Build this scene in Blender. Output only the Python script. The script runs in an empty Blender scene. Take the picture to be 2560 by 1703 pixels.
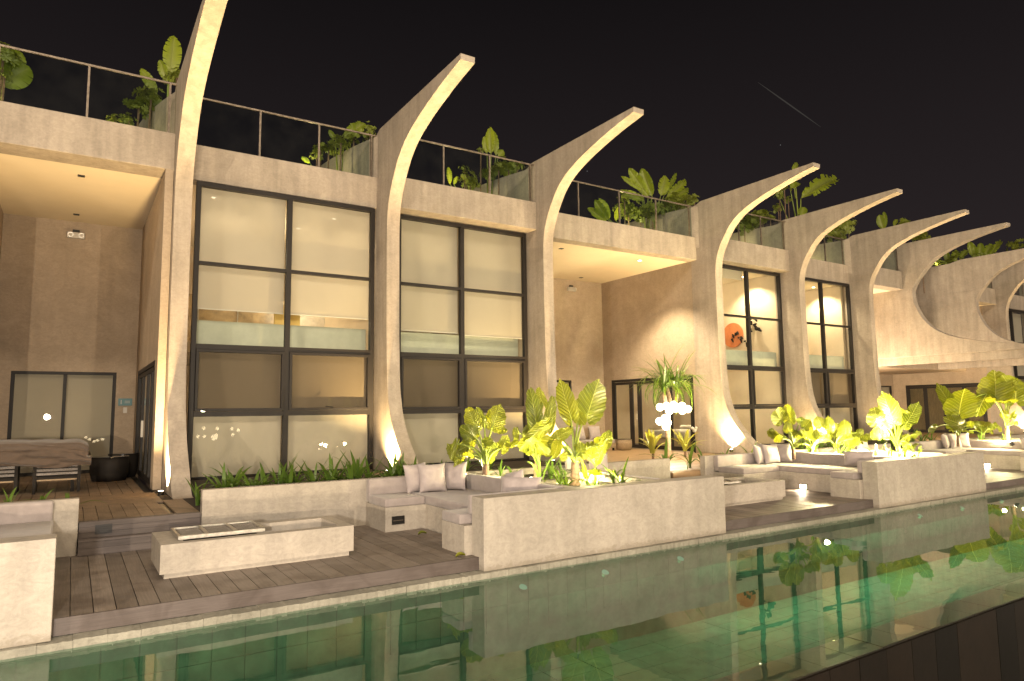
import bpy, math, random
from mathutils import Vector, Matrix, noise
random.seed(11)
C = bpy.context.scene.collection
SC = bpy.context.scene
D2R = math.radians

KEY = 2050; FILL = 11000; WIOR = 1.55
POOLAMPS = [(6.0, 12), (9.0, 44), (12.0, 60), (15, 44), (18, 44), (21, 44), (24, 44), (28, 44), (34, 50)]
FINP = [2100, 2100, 2100, 2500, 1200, 1200, 1400]
ROOFL = [(4.45, 1.2, 7.05, 33), (8.1, 1.2, 7.05, 49), (14.3, 1.3, 7.05, 66), (19.6, 1.2, 7.0, 38), (24, 1.2, 7.0, 22), (.6, .7, 6.8, 13), (-1.6, .2, 6.8, 17), (30, 1.2, 8.0, 6), (34, 1.2, 8.0, 8)]
SPOTS = [((5.60, -4.22, .30), (6.0, -4.9, 1.3), 220, 'round lensed spotlight behind the left end of the long back cushion'),
 ((6.15, -5.45, .30), (6.4, -4.7, 1.3), 330, 'spotlight among the stems in the middle of the nearest planter'),
 ((7.05, -6.55, .30), (6.85, -5.9, 1.4), 420, 'black spotlight at the right end of the nearest planter, aimed at the two huge leaves'),
 ((14.75, -5.2, .30), (14.2, -4.8, 1.1), 1000, 'bright spotlight in the middle of the second planter'),
 ((14.35, -6.3, .30), (14.6, -5.0, 1.1), 500, 'spotlight hidden at the left end of the second planter'),
 ((15.6, -6.5, .30), (15.35, -5.8, 1.2), 1800, 'spotlight glaring onto the plant at the pool end of the second planter'),
 ((22.75, -5.6, .30), (22.6, -4.8, 1.5), 330, 'spotlight at the left in the far right planter'),
 ((23.8, -5.9, .30), (23.9, -5.2, 1.8), 330, 'spotlight under the tall plant at the right edge')]
ROOML = [(2.35, .75, 5.9, 2.35, .35, 3, 40, 110), (5.1, .85, 5.9, 5.2, .35, 3, 60, 110), (19.95, 1.2, 5.9, 20.5, 1.2, 3.5, 420, 120), (24.2, 1.2, 5.9, 24.8, 1.2, 3.5, 420, 120), (14.86, 1.06, 5.95, 14.95, 1.06, 0, 1500, 100), (18.8, 3.0, 2.6, 18.5, 2.8, 0, 160, 150)]
ROOMP = [(-.2, 5.7, 1.4, 55), (3.7, 2.6, 5.2, 90), (3.7, 2.6, 2.2, 35), (8.0, 2.8, 5.2, 22), (8, 2.6, 2.2, 8), (18.7, 2.8, 5.2, 110), (18.7, 2.4, 2.2, 90), (22.9, 2.8, 5.2, 110), (22.9, 2.4, 2.0, 25), (4.6, 3.6, 4.0, 40), (26.5, 1.3, .6, 2200), (13.6, 5.5, 1.6, 40)]
LOWFILL = [(6.2, -5.1, .42, 90), (6.95, -5.6, .42, 110), (6.5, -6.5, .40, 60), (14.45, -5.1, .45, 330), (15.1, -5.5, .45, 330), (15.5, -6.3, .5, 600), (14.6, -6.3, .42, 200), (22.8, -5.3, .45, 200), (23.6, -5.5, .45, 240)]
ALO = [
 ('A1', [5.76, -4.7, 0.34], [5.77, -4.7, 0.49], [[5.6, -4.64, 1.13, 5.5, -4.61, 1.43, 0.26], [6.02, -4.55, 1.14, 6.19, -4.5, 1.48, 0.32], [5.81, -4.58, 1.17, 5.72, -4.53, 1.44, 0.12], [5.37, -4.94, 0.99, 5.18, -4.94, 1.09, 0.25], [5.62, -4.48, 0.91, 5.29, -4.46, 0.46, 0.2], [6.05, -4.5, 1.12, 6.23, -4.55, 0.97, 0.24], [5.2, -4.72, 0.84, 5.05, -4.75, 0.58, 0.11], [5.88, -4.68, 0.76, 6.01, -4.67, 0.61, 0.2], [5.63, -4.94, 0.85, 5.73, -4.98, 0.92, 0.16]]),
 ('A2', [6.79, -4.7, 0.31], [6.8, -4.7, 0.48], [[6.72, -4.81, 1.11, 6.64, -4.76, 1.77, 0.26], [7.15, -4.57, 1.11, 7.24, -4.61, 1.62, 0.2], [7.04, -4.55, 1.49, 6.9, -4.59, 1.74, 0.17], [6.69, -4.64, 1.04, 6.56, -4.69, 0.88, 0.19], [6.74, -4.95, 1.06, 6.18, -4.9, 0.72, 0.23], [6.72, -4.85, 0.77, 6.91, -4.88, 0.56, 0.24], [7.02, -4.46, 0.71, 6.82, -4.41, 0.59, 0.22], [6.21, -4.81, 0.78, 6.38, -4.75, 0.9, 0.13], [6.38, -4.68, 1.01, 6.41, -4.66, 0.8, 0.11], [6.88, -4.85, 1.14, 6.9, -4.79, 0.97, 0.16]]),
 ('A3', [6.6, -6.0, 0.26], [6.61, -6.0, 0.55], [[6.6, -5.9, 1.32, 6.45, -5.85, 1.83, 0.28], [7.07, -5.8, 1.33, 7.25, -5.83, 1.82, 0.43], [6.22, -6.07, 0.94, 6.46, -6.11, 1.08, 0.18], [6.15, -6.18, 0.85, 6.05, -6.23, 0.66, 0.15], [7.13, -6.1, 0.81, 7.26, -6.09, 1.0, 0.19], [6.98, -6.25, 0.81, 6.81, -6.23, 0.49, 0.15], [6.86, -6.08, 0.79, 6.88, -6.1, 0.58, 0.16], [7.21, -5.84, 0.35, 6.97, -5.84, 0.37, 0.09], [6.74, -6.09, 0.37, 6.69, -6.09, 0.56, 0.07], [6.79, -5.9, 1.25, 6.87, -5.95, 1.12, 0.24]]),
 ('B1', [13.96, -4.7, 0.32], [13.97, -4.7, 0.46], [[13.89, -4.46, 1.08, 13.5, -4.52, 1.39, 0.36], [14.06, -4.58, 1.08, 14.03, -4.53, 1.44, 0.26], [13.49, -4.94, 0.85, 13.44, -4.91, 1.02, 0.25], [14.22, -4.77, 1.04, 14.12, -4.76, 1.15, 0.23], [14.09, -4.95, 0.91, 14.2, -5.0, 1.06, 0.32], [13.2, -4.86, 0.63, 13.34, -4.8, 0.78, 0.16], [13.86, -4.85, 0.72, 14.15, -4.82, 0.85, 0.24]]),
 ('B2', [14.34, -4.9, 0.3], [14.35, -4.9, 0.42], [[15.09, -4.69, 0.92, 15.07, -4.63, 1.14, 0.39], [14.33, -4.98, 0.81, 14.02, -5.0, 0.61, 0.38], [15.14, -4.89, 0.84, 15.13, -4.85, 1.14, 0.22], [14.38, -5.1, 0.71, 14.56, -5.07, 0.84, 0.23]]),
 ('B3', [15.41, -4.8, 0.24], [15.43, -4.8, 0.37], [[15.69, -4.65, 0.66, 15.88, -4.61, 0.88, 0.34], [15.51, -5.03, 0.78, 15.59, -4.98, 1.06, 0.26], [15.89, -5.0, 0.58, 15.62, -5.02, 0.45, 0.34], [16.67, -4.74, 0.51, 16.35, -4.69, 0.64, 0.32], [16.39, -4.88, 0.7, 16.46, -4.83, 0.85, 0.17], [16.86, -4.78, 0.55, 16.8, -4.8, 0.7, 0.19]]),
 ('B4', [16.32, -5.8, 0.27], [16.34, -5.8, 0.41], [[15.38, -5.89, 1.0, 15.31, -5.93, 1.31, 0.37], [15.79, -6.01, 1.09, 15.48, -6.05, 1.63, 0.43], [16.74, -5.71, 1.08, 16.53, -5.65, 1.3, 0.5], [16.57, -5.97, 1.01, 17.01, -6.02, 1.39, 0.35], [16.82, -5.56, 0.89, 16.4, -5.55, 1.05, 0.42], [15.58, -5.85, 0.67, 15.38, -5.88, 0.85, 0.25], [15.55, -5.75, 0.67, 15.55, -5.71, 0.83, 0.23], [16.64, -5.82, 0.91, 16.83, -5.83, 1.19, 0.31], [16.49, -6.02, 0.38, 17.07, -5.97, 0.56, 0.12]]),
 ('C1', [21.47, -4.8, 0.36], [21.5, -4.8, 0.54], [[21.21, -5.03, 1.21, 21.5, -5.03, 1.91, 0.73], [22.81, -4.63, 1.23, 23.06, -4.68, 1.04, 0.53], [21.69, -4.68, 1.24, 20.9, -4.63, 1.92, 0.37], [23.7, -4.73, 1.69, 22.97, -4.7, 1.23, 0.55], [21.28, -5.0, 0.81, 20.7, -5.0, 0.96, 0.37], [19.82, -4.98, 0.73, 19.48, -4.93, 0.79, 0.25], [22.04, -4.9, 0.76, 22.11, -4.91, 0.91, 0.21]]),
 ('C2', [23.58, -5.2, 0.31], [23.65, -5.2, 0.67], [[23.71, -4.95, 1.65, 24.0, -4.91, 2.29, 0.88], [25.07, -4.96, 1.53, 25.18, -4.97, 2.17, 0.77], [23.65, -5.21, 1.46, 24.23, -5.18, 1.59, 0.51], [23.94, -5.21, 1.99, 23.52, -5.24, 2.29, 0.48], [22.69, -5.25, 1.53, 22.32, -5.29, 1.47, 0.21], [24.21, -5.26, 1.9, 24.51, -5.2, 2.28, 0.41]]),
 ('C3', [23.61, -4.5, 0.28], [23.77, -4.5, 0.44], [[24.37, -4.27, 0.67, 24.73, -4.25, 0.95, 0.34], [23.3, -4.5, 0.76, 23.41, -4.52, 0.91, 0.29], [24.27, -4.71, 0.65, 24.51, -4.73, 0.77, 0.3], [23.06, -4.36, 0.55, 23.45, -4.31, 0.66, 0.29], [24.04, -4.57, 0.59, 23.88, -4.54, 0.75, 0.33]]),
]
ROOF = [(0, -1.37, 0.6, 7.41, -1.0, 0.6, 7.9, 0.48), (0, -1.47, 0.6, 7.58, -1.07, 0.6, 8.11, 0.43), (1, 1.41, 1.0, 8.52, 1.47, 1.0, 9.47, 0.36), (1, 1.38, 1.0, 8.38, 1.18, 1.0, 8.81, 0.2), (1, 1.2, 1.2, 8.15, 0.88, 1.2, 8.64, 0.22), (2, 5.32, 1.3, 8.09, 5.85, 1.3, 8.68, 0.32), (2, 5.1, 1.3, 8.0, 4.94, 1.3, 8.21, 0.13), (2, 5.52, 1.3, 8.21, 5.52, 1.3, 8.5, 0.19), (2, 4.44, 1.1, 7.22, 4.25, 1.1, 7.33, 0.12), (3, 9.49, 1.2, 8.49, 9.42, 1.2, 9.26, 0.28), (3, 9.36, 1.2, 8.48, 9.26, 1.2, 8.94, 0.18), (3, 9.65, 1.2, 8.48, 9.61, 1.2, 9.21, 0.21), (3, 9.72, 1.2, 8.47, 9.92, 1.2, 8.69, 0.21), (3, 8.04, 0.9, 7.28, 8.01, 0.9, 7.74, 0.15), (3, 8.16, 0.9, 7.28, 8.25, 0.9, 7.54, 0.11), (4, 15.65, 1.4, 8.35, 14.91, 1.4, 9.06, 0.36), (4, 15.83, 1.4, 8.38, 15.38, 1.4, 9.16, 0.41), (4, 15.38, 1.4, 8.51, 14.64, 1.4, 8.78, 0.19), (4, 16.23, 1.4, 8.45, 16.57, 1.4, 9.24, 0.39), (4, 16.38, 1.4, 8.47, 17.16, 1.4, 9.52, 0.17), (4, 16.48, 1.4, 8.42, 17.68, 1.4, 9.35, 0.31), (4, 16.71, 1.5, 8.41, 17.91, 1.5, 9.08, 0.28), (4, 13.36, 0.8, 7.06, 12.91, 0.8, 7.55, 0.3), (4, 13.28, 0.8, 7.02, 12.71, 0.8, 7.3, 0.25), (4, 13.68, 0.8, 7.07, 13.78, 0.8, 7.56, 0.18), (4, 15.46, 1.4, 8.18, 14.59, 1.4, 8.31, 0.27), (4, 13.39, 0.8, 7.09, 13.1, 0.8, 7.66, 0.3), (5, 24.3, 1.6, 9.71, 27.51, 1.6, 11.63, 0.68), (5, 23.62, 1.6, 10.04, 24.4, 1.6, 10.51, 0.28), (5, 23.82, 1.6, 10.82, 24.33, 1.6, 11.27, 0.21), (5, 22.94, 1.6, 9.44, 22.87, 1.6, 10.07, 0.31), (5, 23.66, 1.2, 8.8, 23.88, 1.2, 9.24, 0.35), (5, 24.02, 1.6, 10.11, 23.54, 1.6, 10.52, 0.28), (6, 26.0, 1.4, 8.52, 27.85, 1.4, 9.47, 0.48), (6, 26.56, 1.4, 8.43, 27.2, 1.4, 9.03, 0.37), (6, 24.85, 1.4, 8.04, 26.02, 1.4, 8.69, 0.36), (7, 29.94, 1.4, 9.2, 29.69, 1.4, 9.74, 0.37), (7, 30.08, 1.4, 9.25, 30.18, 1.4, 10.04, 0.21), (7, 30.87, 1.4, 9.45, 31.16, 1.4, 9.87, 0.19), (7, 31.46, 1.4, 9.59, 32.33, 1.4, 10.1, 0.38), (7, 32.5, 1.2, 9.07, 33.5, 1.2, 9.68, 0.39), (7, 32.13, 1.2, 8.92, 32.73, 1.2, 9.38, 0.3), (8, 38.6, 1.4, 8.85, 38.07, 1.4, 9.52, 0.4), (8, 39.04, 1.4, 8.9, 39.29, 1.4, 9.78, 0.35), (8, 39.6, 1.4, 9.03, 40.59, 1.4, 10.0, 0.41), (8, 40.2, 1.4, 9.14, 42.1, 1.4, 10.51, 0.31), (8, 38.18, 1.4, 8.91, 38.09, 1.4, 9.62, 0.3), (8, 35.8, 1.3, 8.32, 36.52, 1.3, 9.1, 0.33), (8, 35.4, 1.3, 8.27, 35.27, 1.3, 8.75, 0.28), (8, 36.63, 1.3, 8.51, 37.6, 1.3, 9.33, 0.33)]
SHR = [(0, -1.39, 0.5, 7.94, 0.25), (0, -1.35, 0.5, 7.56, 0.13), (1, 1.05, 0.9, 7.99, 0.22), (1, 0.84, 0.9, 7.7, 0.22), (1, 0.68, 0.9, 7.34, 0.14), (1, 0.43, 0.8, 7.23, 0.12), (1, 1.53, 1.0, 8.51, 0.2), (2, 5.12, 1.0, 7.82, 0.19), (2, 5.44, 1.0, 8.04, 0.19), (2, 5.77, 1.0, 8.24, 0.17), (2, 4.64, 1.0, 7.55, 0.14), (2, 4.55, 1.0, 7.36, 0.14), (2, 4.83, 1.0, 7.64, 0.18), (2, 5.87, 1.0, 8.36, 0.11), (3, 8.58, 1.0, 7.63, 0.2), (3, 8.7, 1.0, 7.48, 0.2), (3, 8.52, 1.0, 7.84, 0.11), (3, 9.27, 1.0, 7.87, 0.18), (3, 9.59, 1.0, 8.04, 0.23), (3, 9.92, 1.0, 8.16, 0.21), (3, 10.21, 1.0, 8.25, 0.16), (3, 9.02, 1.0, 8.44, 0.09), (4, 14.56, 1.2, 7.72, 0.32), (4, 15.07, 1.2, 7.67, 0.29), (4, 15.61, 1.2, 7.82, 0.3), (4, 16.16, 1.2, 8.04, 0.33), (4, 16.73, 1.2, 8.26, 0.31), (4, 17.22, 1.2, 8.41, 0.29), (4, 17.62, 1.2, 8.55, 0.15), (4, 14.22, 1.0, 7.94, 0.18), (5, 20.98, 1.0, 8.43, 0.29), (5, 20.39, 1.0, 8.12, 0.28), (5, 19.93, 1.0, 7.84, 0.25), (5, 21.43, 1.0, 8.35, 0.16), (5, 22.79, 1.6, 9.1, 0.17), (5, 22.9, 1.6, 9.6, 0.14), (5, 23.45, 1.6, 9.52, 0.14), (5, 22.37, 1.0, 9.66, 0.17), (6, 25.92, 1.0, 8.5, 0.33), (6, 26.52, 1.0, 8.84, 0.26), (6, 25.05, 1.0, 8.14, 0.25), (7, 30.95, 1.0, 9.46, 0.21), (7, 32.28, 1.0, 9.09, 0.3), (8, 35.13, 1.0, 8.28, 0.28), (8, 33.94, 1.0, 7.96, 0.27), (8, 38.08, 1.0, 8.82, 0.25), (8, 42.4, 1.0, 9.93, 0.38)]
BULBS = [(5.91, 0.6), (6.57, 0.57), (7.32, 0.54), (7.64, 0.45), (5.28, 0.32), (5.64, 0.18), (5.95, 0.17), (6.37, 0.15), (6.52, 0.21), (6.53, 0.1), (6.42, 0.02), (7.37, 0.22), (-2.03, 0.27), (0.73, 0.02), (0.93, -0.1), (1.18, -0.23), (1.34, -0.17), (1.6, -0.11)]
# ---------------------------------------------------------------- camera
cam = bpy.data.cameras.new('camera'); cam_ob = bpy.data.objects.new('camera', cam); C.objects.link(cam_ob)
cam.sensor_width = 36.0; cam.lens = 23.894; cam.clip_start = 0.05; cam.clip_end = 500
_pit, _yaw, _rol = D2R(5.8436), D2R(32.7912), D2R(-0.67696)
_f = Vector((math.sin(_yaw)*math.cos(_pit), math.cos(_yaw)*math.cos(_pit), math.sin(_pit)))
_r = Vector((math.cos(_yaw), -math.sin(_yaw), 0)); _u = _r.cross(_f)
_R = _r*math.cos(_rol) + _u*math.sin(_rol); _U = -_r*math.sin(_rol) + _u*math.cos(_rol)
CAM = Vector((0, -14.4943, 1.37))
cam_ob.matrix_world = Matrix(((_R.x, _U.x, -_f.x, CAM.x), (_R.y, _U.y, -_f.y, CAM.y), (_R.z, _U.z, -_f.z, CAM.z), (0, 0, 0, 1)))
SC.camera = cam_ob

# ---------------------------------------------------------------- night sky
w = bpy.data.worlds.new('World'); SC.world = w; w.use_nodes = True
nt = w.node_tree; nt.nodes.clear()
out = nt.nodes.new('ShaderNodeOutputWorld'); bg = nt.nodes.new('ShaderNodeBackground')
tc = nt.nodes.new('ShaderNodeTexCoord'); sep = nt.nodes.new('ShaderNodeSeparateXYZ'); rp = nt.nodes.new('ShaderNodeValToRGB')
nt.links.new(tc.outputs['Generated'], sep.inputs[0]); nt.links.new(sep.outputs['Z'], rp.inputs['Fac'])
rp.color_ramp.elements[0].position = 0.0; rp.color_ramp.elements[0].color = (0.029, 0.022, 0.023, 1)
rp.color_ramp.elements[1].position = 0.6; rp.color_ramp.elements[1].color = (0.0046, 0.0040, 0.0044, 1)
vor = nt.nodes.new('ShaderNodeTexVoronoi'); vor.inputs['Scale'].default_value = 55
st = nt.nodes.new('ShaderNodeMath'); st.operation = 'LESS_THAN'; st.inputs[1].default_value = 0.028
nz = nt.nodes.new('ShaderNodeTexWhiteNoise'); st2 = nt.nodes.new('ShaderNodeMath'); st2.operation = 'GREATER_THAN'; st2.inputs[1].default_value = 0.9
mul = nt.nodes.new('ShaderNodeMath'); mul.operation = 'MULTIPLY'; mul2 = nt.nodes.new('ShaderNodeMath'); mul2.operation = 'MULTIPLY'; mul2.inputs[1].default_value = 0.25
add = nt.nodes.new('ShaderNodeMixRGB'); add.blend_type = 'ADD'; add.inputs['Fac'].default_value = 1
nt.links.new(tc.outputs['Generated'], vor.inputs['Vector']); nt.links.new(vor.outputs['Distance'], st.inputs[0])
nt.links.new(vor.outputs['Position'], nz.inputs['Vector']); nt.links.new(nz.outputs['Value'], st2.inputs[0])
nt.links.new(st.outputs[0], mul.inputs[0]); nt.links.new(st2.outputs[0], mul.inputs[1]); nt.links.new(mul.outputs[0], mul2.inputs[0])
nt.links.new(rp.outputs['Color'], add.inputs['Color1']); nt.links.new(mul2.outputs[0], add.inputs['Color2'])
nt.links.new(add.outputs['Color'], bg.inputs['Color']); bg.inputs['Strength'].default_value = 1.0
nt.links.new(bg.outputs[0], out.inputs[0])
SC.view_settings.view_transform = 'Standard'; SC.view_settings.look = 'None'; SC.view_settings.exposure = 0; SC.view_settings.gamma = 1
SC.view_settings.use_curve_mapping = False
SC.render.engine = 'CYCLES'
SC.cycles.max_bounces = 7; SC.cycles.transparent_max_bounces = 16; SC.cycles.caustics_reflective = False; SC.cycles.caustics_refractive = False
SC.cycles.sample_clamp_indirect = 4.0; SC.cycles.use_light_tree = True

WARM = (1.0, 0.69, 0.31); WARM2 = (1.0, 0.78, 0.52); FLOOD = (1.0, 0.90, 0.76)
def lamp(name, kind, loc, power, col, target=None, size=0.05, cone=90, blend=0.8):
    l = bpy.data.lights.new(name, kind); l.energy = power; l.color = col
    if kind == 'POINT': l.shadow_soft_size = size
    if kind == 'SPOT': l.shadow_soft_size = size; l.spot_size = D2R(cone); l.spot_blend = blend
    if kind == 'AREA': l.size = size
    o = bpy.data.objects.new(name, l); C.objects.link(o); o.location = loc
    if target is not None:
        o.rotation_euler = (Vector(target) - Vector(loc)).to_track_quat('-Z', 'Y').to_euler()
    return o
# the floodlight beside the camera (it glares back from the porch window) and unseen fill lamps added far behind it to brighten the facade
lamp('floodlight_lamp', 'POINT', (-1.0, -14.15, 1.30), KEY, FLOOD, size=0.11)
for _x, _y, _k in ((-27, -26, 2.3), (-11, -31, 1.4), (2, -33, .9), (14, -31, .9), (27, -29, .8), (42, -28, .6)):
    lamp('fill_lamp', 'POINT', (_x, _y, 27), FILL*_k*.80, (1.0, 0.81, 0.58), size=1.0)
    lamp('fill_lamp', 'POINT', (_x+5, _y, 1.47), FILL*_k*.66, (1.0, 0.80, 0.56), size=0.1)

# ---------------------------------------------------------------- materials
MATS = {}
def mat(name):
    m = bpy.data.materials.new(name); m.use_nodes = True; m.node_tree.nodes.clear(); MATS[name] = m
    return m, m.node_tree.nodes, m.node_tree.links
def pos_node(N, L, scale, space='world'):
    mp = N.new('ShaderNodeMapping'); mp.inputs['Scale'].default_value = scale
    if space == 'world':
        g = N.new('ShaderNodeNewGeometry'); L.new(g.outputs['Position'], mp.inputs['Vector'])
    else:
        g = N.new('ShaderNodeTexCoord'); L.new(g.outputs['Object'], mp.inputs['Vector'])
    return mp
def rgb(c, k=1.0): return (c[0]*k, c[1]*k, c[2]*k, 1)
def concrete(name, c, streak=0.5, mott=0.25, rough=0.8, bump=0.25, damp=None):
    m, N, L = mat(name)
    o = N.new('ShaderNodeOutputMaterial'); p = N.new('ShaderNodeBsdfPrincipled'); L.new(p.outputs[0], o.inputs[0])
    p.inputs['Roughness'].default_value = rough; p.inputs['Specular IOR Level'].default_value = 0.3
    a = N.new('ShaderNodeTexNoise'); a.inputs['Scale'].default_value = 1.0; a.inputs['Detail'].default_value = 8; a.inputs['Roughness'].default_value = 0.62; a.inputs['Distortion'].default_value = 0.6
    L.new(pos_node(N, L, (1.3, 1.3, 1.3)).outputs[0], a.inputs['Vector'])
    b = N.new('ShaderNodeTexNoise'); b.inputs['Scale'].default_value = 1.0; b.inputs['Detail'].default_value = 5; b.inputs['Roughness'].default_value = 0.6
    L.new(pos_node(N, L, (5.5, 5.5, 0.55)).outputs[0], b.inputs['Vector'])
    f = N.new('ShaderNodeTexNoise'); f.inputs['Scale'].default_value = 28; f.inputs['Detail'].default_value = 7; f.inputs['Roughness'].default_value = 0.7
    L.new(pos_node(N, L, (1, 1, 1)).outputs[0], f.inputs['Vector'])
    t = N.new('ShaderNodeTexNoise'); t.inputs['Scale'].default_value = 7; t.inputs['Detail'].default_value = 6; t.inputs['Roughness'].default_value = 0.7; t.inputs['Distortion'].default_value = 1.6
    L.new(pos_node(N, L, (1, 1, 1.6)).outputs[0], t.inputs['Vector'])
    r1 = N.new('ShaderNodeValToRGB'); L.new(a.outputs['Fac'], r1.inputs['Fac'])
    r1.color_ramp.elements[0].position = 0.3; r1.color_ramp.elements[0].color = rgb(c, 1-mott)
    r1.color_ramp.elements[1].position = 0.7; r1.color_ramp.elements[1].color = rgb((c[0]*1.0, c[1]*1.0, c[2]*1.02), 1+mott*0.55)
    def mixmul(src, fac, lo, hi, amount):
        r = N.new('ShaderNodeValToRGB'); L.new(fac, r.inputs['Fac'])
        r.color_ramp.elements[0].position = lo; r.color_ramp.elements[0].color = (0.55, 0.55, 0.57, 1); r.color_ramp.elements[1].position = hi; r.color_ramp.elements[1].color = (1, 1, 1, 1)
        x = N.new('ShaderNodeMixRGB'); x.blend_type = 'MULTIPLY'; x.inputs['Fac'].default_value = amount
        L.new(src, x.inputs['Color1']); L.new(r.outputs['Color'], x.inputs['Color2']); return x.outputs['Color']
    s = mixmul(r1.outputs['Color'], b.outputs['Fac'], 0.32, 0.62, streak)
    s = mixmul(s, t.outputs['Fac'], 0.35, 0.6, 0.35)
    s = mixmul(s, f.outputs['Fac'], 0.3, 0.62, 0.22)
    if damp is not None:      # damp, mossy band creeping up from the foot of the wall
        g = N.new('ShaderNodeNewGeometry'); sp = N.new('ShaderNodeSeparateXYZ'); L.new(g.outputs['Position'], sp.inputs[0])
        k = N.new('ShaderNodeMath'); k.operation = 'MULTIPLY_ADD'; k.inputs[1].default_value = -.30; k.inputs[2].default_value = .15; L.new(t.outputs['Fac'], k.inputs[0])
        z = N.new('ShaderNodeMath'); z.operation = 'ADD'; L.new(sp.outputs['Z'], z.inputs[0]); L.new(k.outputs[0], z.inputs[1])
        mr = N.new('ShaderNodeMapRange'); mr.inputs['From Min'].default_value = damp; mr.inputs['From Max'].default_value = damp+.05; mr.inputs['To Min'].default_value = .42; mr.inputs['To Max'].default_value = 0; L.new(z.outputs[0], mr.inputs['Value'])
        x = N.new('ShaderNodeMixRGB'); x.blend_type = 'MULTIPLY'; x.inputs['Color2'].default_value = (.30, .28, .20, 1); L.new(mr.outputs[0], x.inputs['Fac']); L.new(s, x.inputs['Color1']); s = x.outputs['Color']
    L.new(s, p.inputs['Base Color'])
    bm = N.new('ShaderNodeBump'); bm.inputs['Strength'].default_value = bump; bm.inputs['Distance'].default_value = 0.02
    ad = N.new('ShaderNodeMath'); ad.operation = 'ADD'; L.new(f.outputs['Fac'], ad.inputs[0]); L.new(t.outputs['Fac'], ad.inputs[1])
    L.new(ad.outputs[0], bm.inputs['Height']); L.new(bm.outputs[0], p.inputs['Normal'])
    return m
def simple(name, c, rough=0.6, metal=0.0, nscale=0, namt=0.3, bump=0.0, stretch=(1, 1, 1), spec=0.5, space='world', emit=None, es=0):
    m, N, L = mat(name)
    o = N.new('ShaderNodeOutputMaterial'); p = N.new('ShaderNodeBsdfPrincipled'); L.new(p.outputs[0], o.inputs[0])
    p.inputs['Base Color'].default_value = rgb(c); p.inputs['Roughness'].default_value = rough; p.inputs['Metallic'].default_value = metal
    p.inputs['Specular IOR Level'].default_value = spec
    if nscale:
        n = N.new('ShaderNodeTexNoise'); n.inputs['Scale'].default_value = nscale; n.inputs['Detail'].default_value = 6; n.inputs['Roughness'].default_value = 0.65
        L.new(pos_node(N, L, stretch, space).outputs[0], n.inputs['Vector'])
        r = N.new('ShaderNodeValToRGB'); L.new(n.outputs['Fac'], r.inputs['Fac'])
        r.color_ramp.elements[0].position = 0.3; r.color_ramp.elements[0].color = rgb(c, 1-namt); r.color_ramp.elements[1].position = 0.7; r.color_ramp.elements[1].color = rgb(c, 1+namt)
        L.new(r.outputs['Color'], p.inputs['Base Color'])
        if bump:
            b = N.new('ShaderNodeBump'); b.inputs['Strength'].default_value = bump; b.inputs['Distance'].default_value = 0.01
            L.new(n.outputs['Fac'], b.inputs['Height']); L.new(b.outputs[0], p.inputs['Normal'])
    if emit: p.inputs['Emission Color'].default_value = rgb(emit); p.inputs['Emission Strength'].default_value = es
    return m
def two_sided(N, L, fr, ior):
    # same Fresnel from both sides of a thin sheet
    gm = N.new('ShaderNodeNewGeometry'); mr = N.new('ShaderNodeMapRange'); mr.inputs['To Min'].default_value = ior; mr.inputs['To Max'].default_value = 1/ior
    L.new(gm.outputs['Backfacing'], mr.inputs['Value']); L.new(mr.outputs[0], fr.inputs['IOR'])
def glass(name, tint, ior=1.5, rough=0.0, haze=0.0):
    m, N, L = mat(name)
    o = N.new('ShaderNodeOutputMaterial'); t = N.new('ShaderNodeBsdfTransparent'); t.inputs['Color'].default_value = rgb(tint)
    g = N.new('ShaderNodeBsdfGlossy'); g.inputs['Roughness'].default_value = rough; g.inputs['Color'].default_value = (1, 1, 1, 1)
    fr = N.new('ShaderNodeFresnel'); fr.inputs['IOR'].default_value = ior; mx = N.new('ShaderNodeMixShader')
    two_sided(N, L, fr, ior)
    L.new(fr.outputs[0], mx.inputs['Fac']); L.new(t.outputs[0], mx.inputs[1]); L.new(g.outputs[0], mx.inputs[2])
    res = mx.outputs[0]
    if haze:
        d = N.new('ShaderNodeBsdfDiffuse'); d.inputs['Color'].default_value = (0.45, 0.45, 0.42, 1); m2 = N.new('ShaderNodeMixShader'); m2.inputs['Fac'].default_value = haze
        n = N.new('ShaderNodeTexNoise'); n.inputs['Scale'].default_value = 2.2; n.inputs['Detail'].default_value = 7
        L.new(pos_node(N, L, (1, 1, 1)).outputs[0], n.inputs['Vector']); q = N.new('ShaderNodeMapRange'); q.inputs['From Min'].default_value = 0.35; q.inputs['From Max'].default_value = 0.75; q.inputs['To Max'].default_value = haze*2.0
        L.new(n.outputs['Fac'], q.inputs['Value']); L.new(q.outputs[0], m2.inputs['Fac'])
        L.new(res, m2.inputs[1]); L.new(d.outputs[0], m2.inputs[2]); res = m2.outputs[0]
    L.new(res, o.inputs[0]); return m
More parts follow.
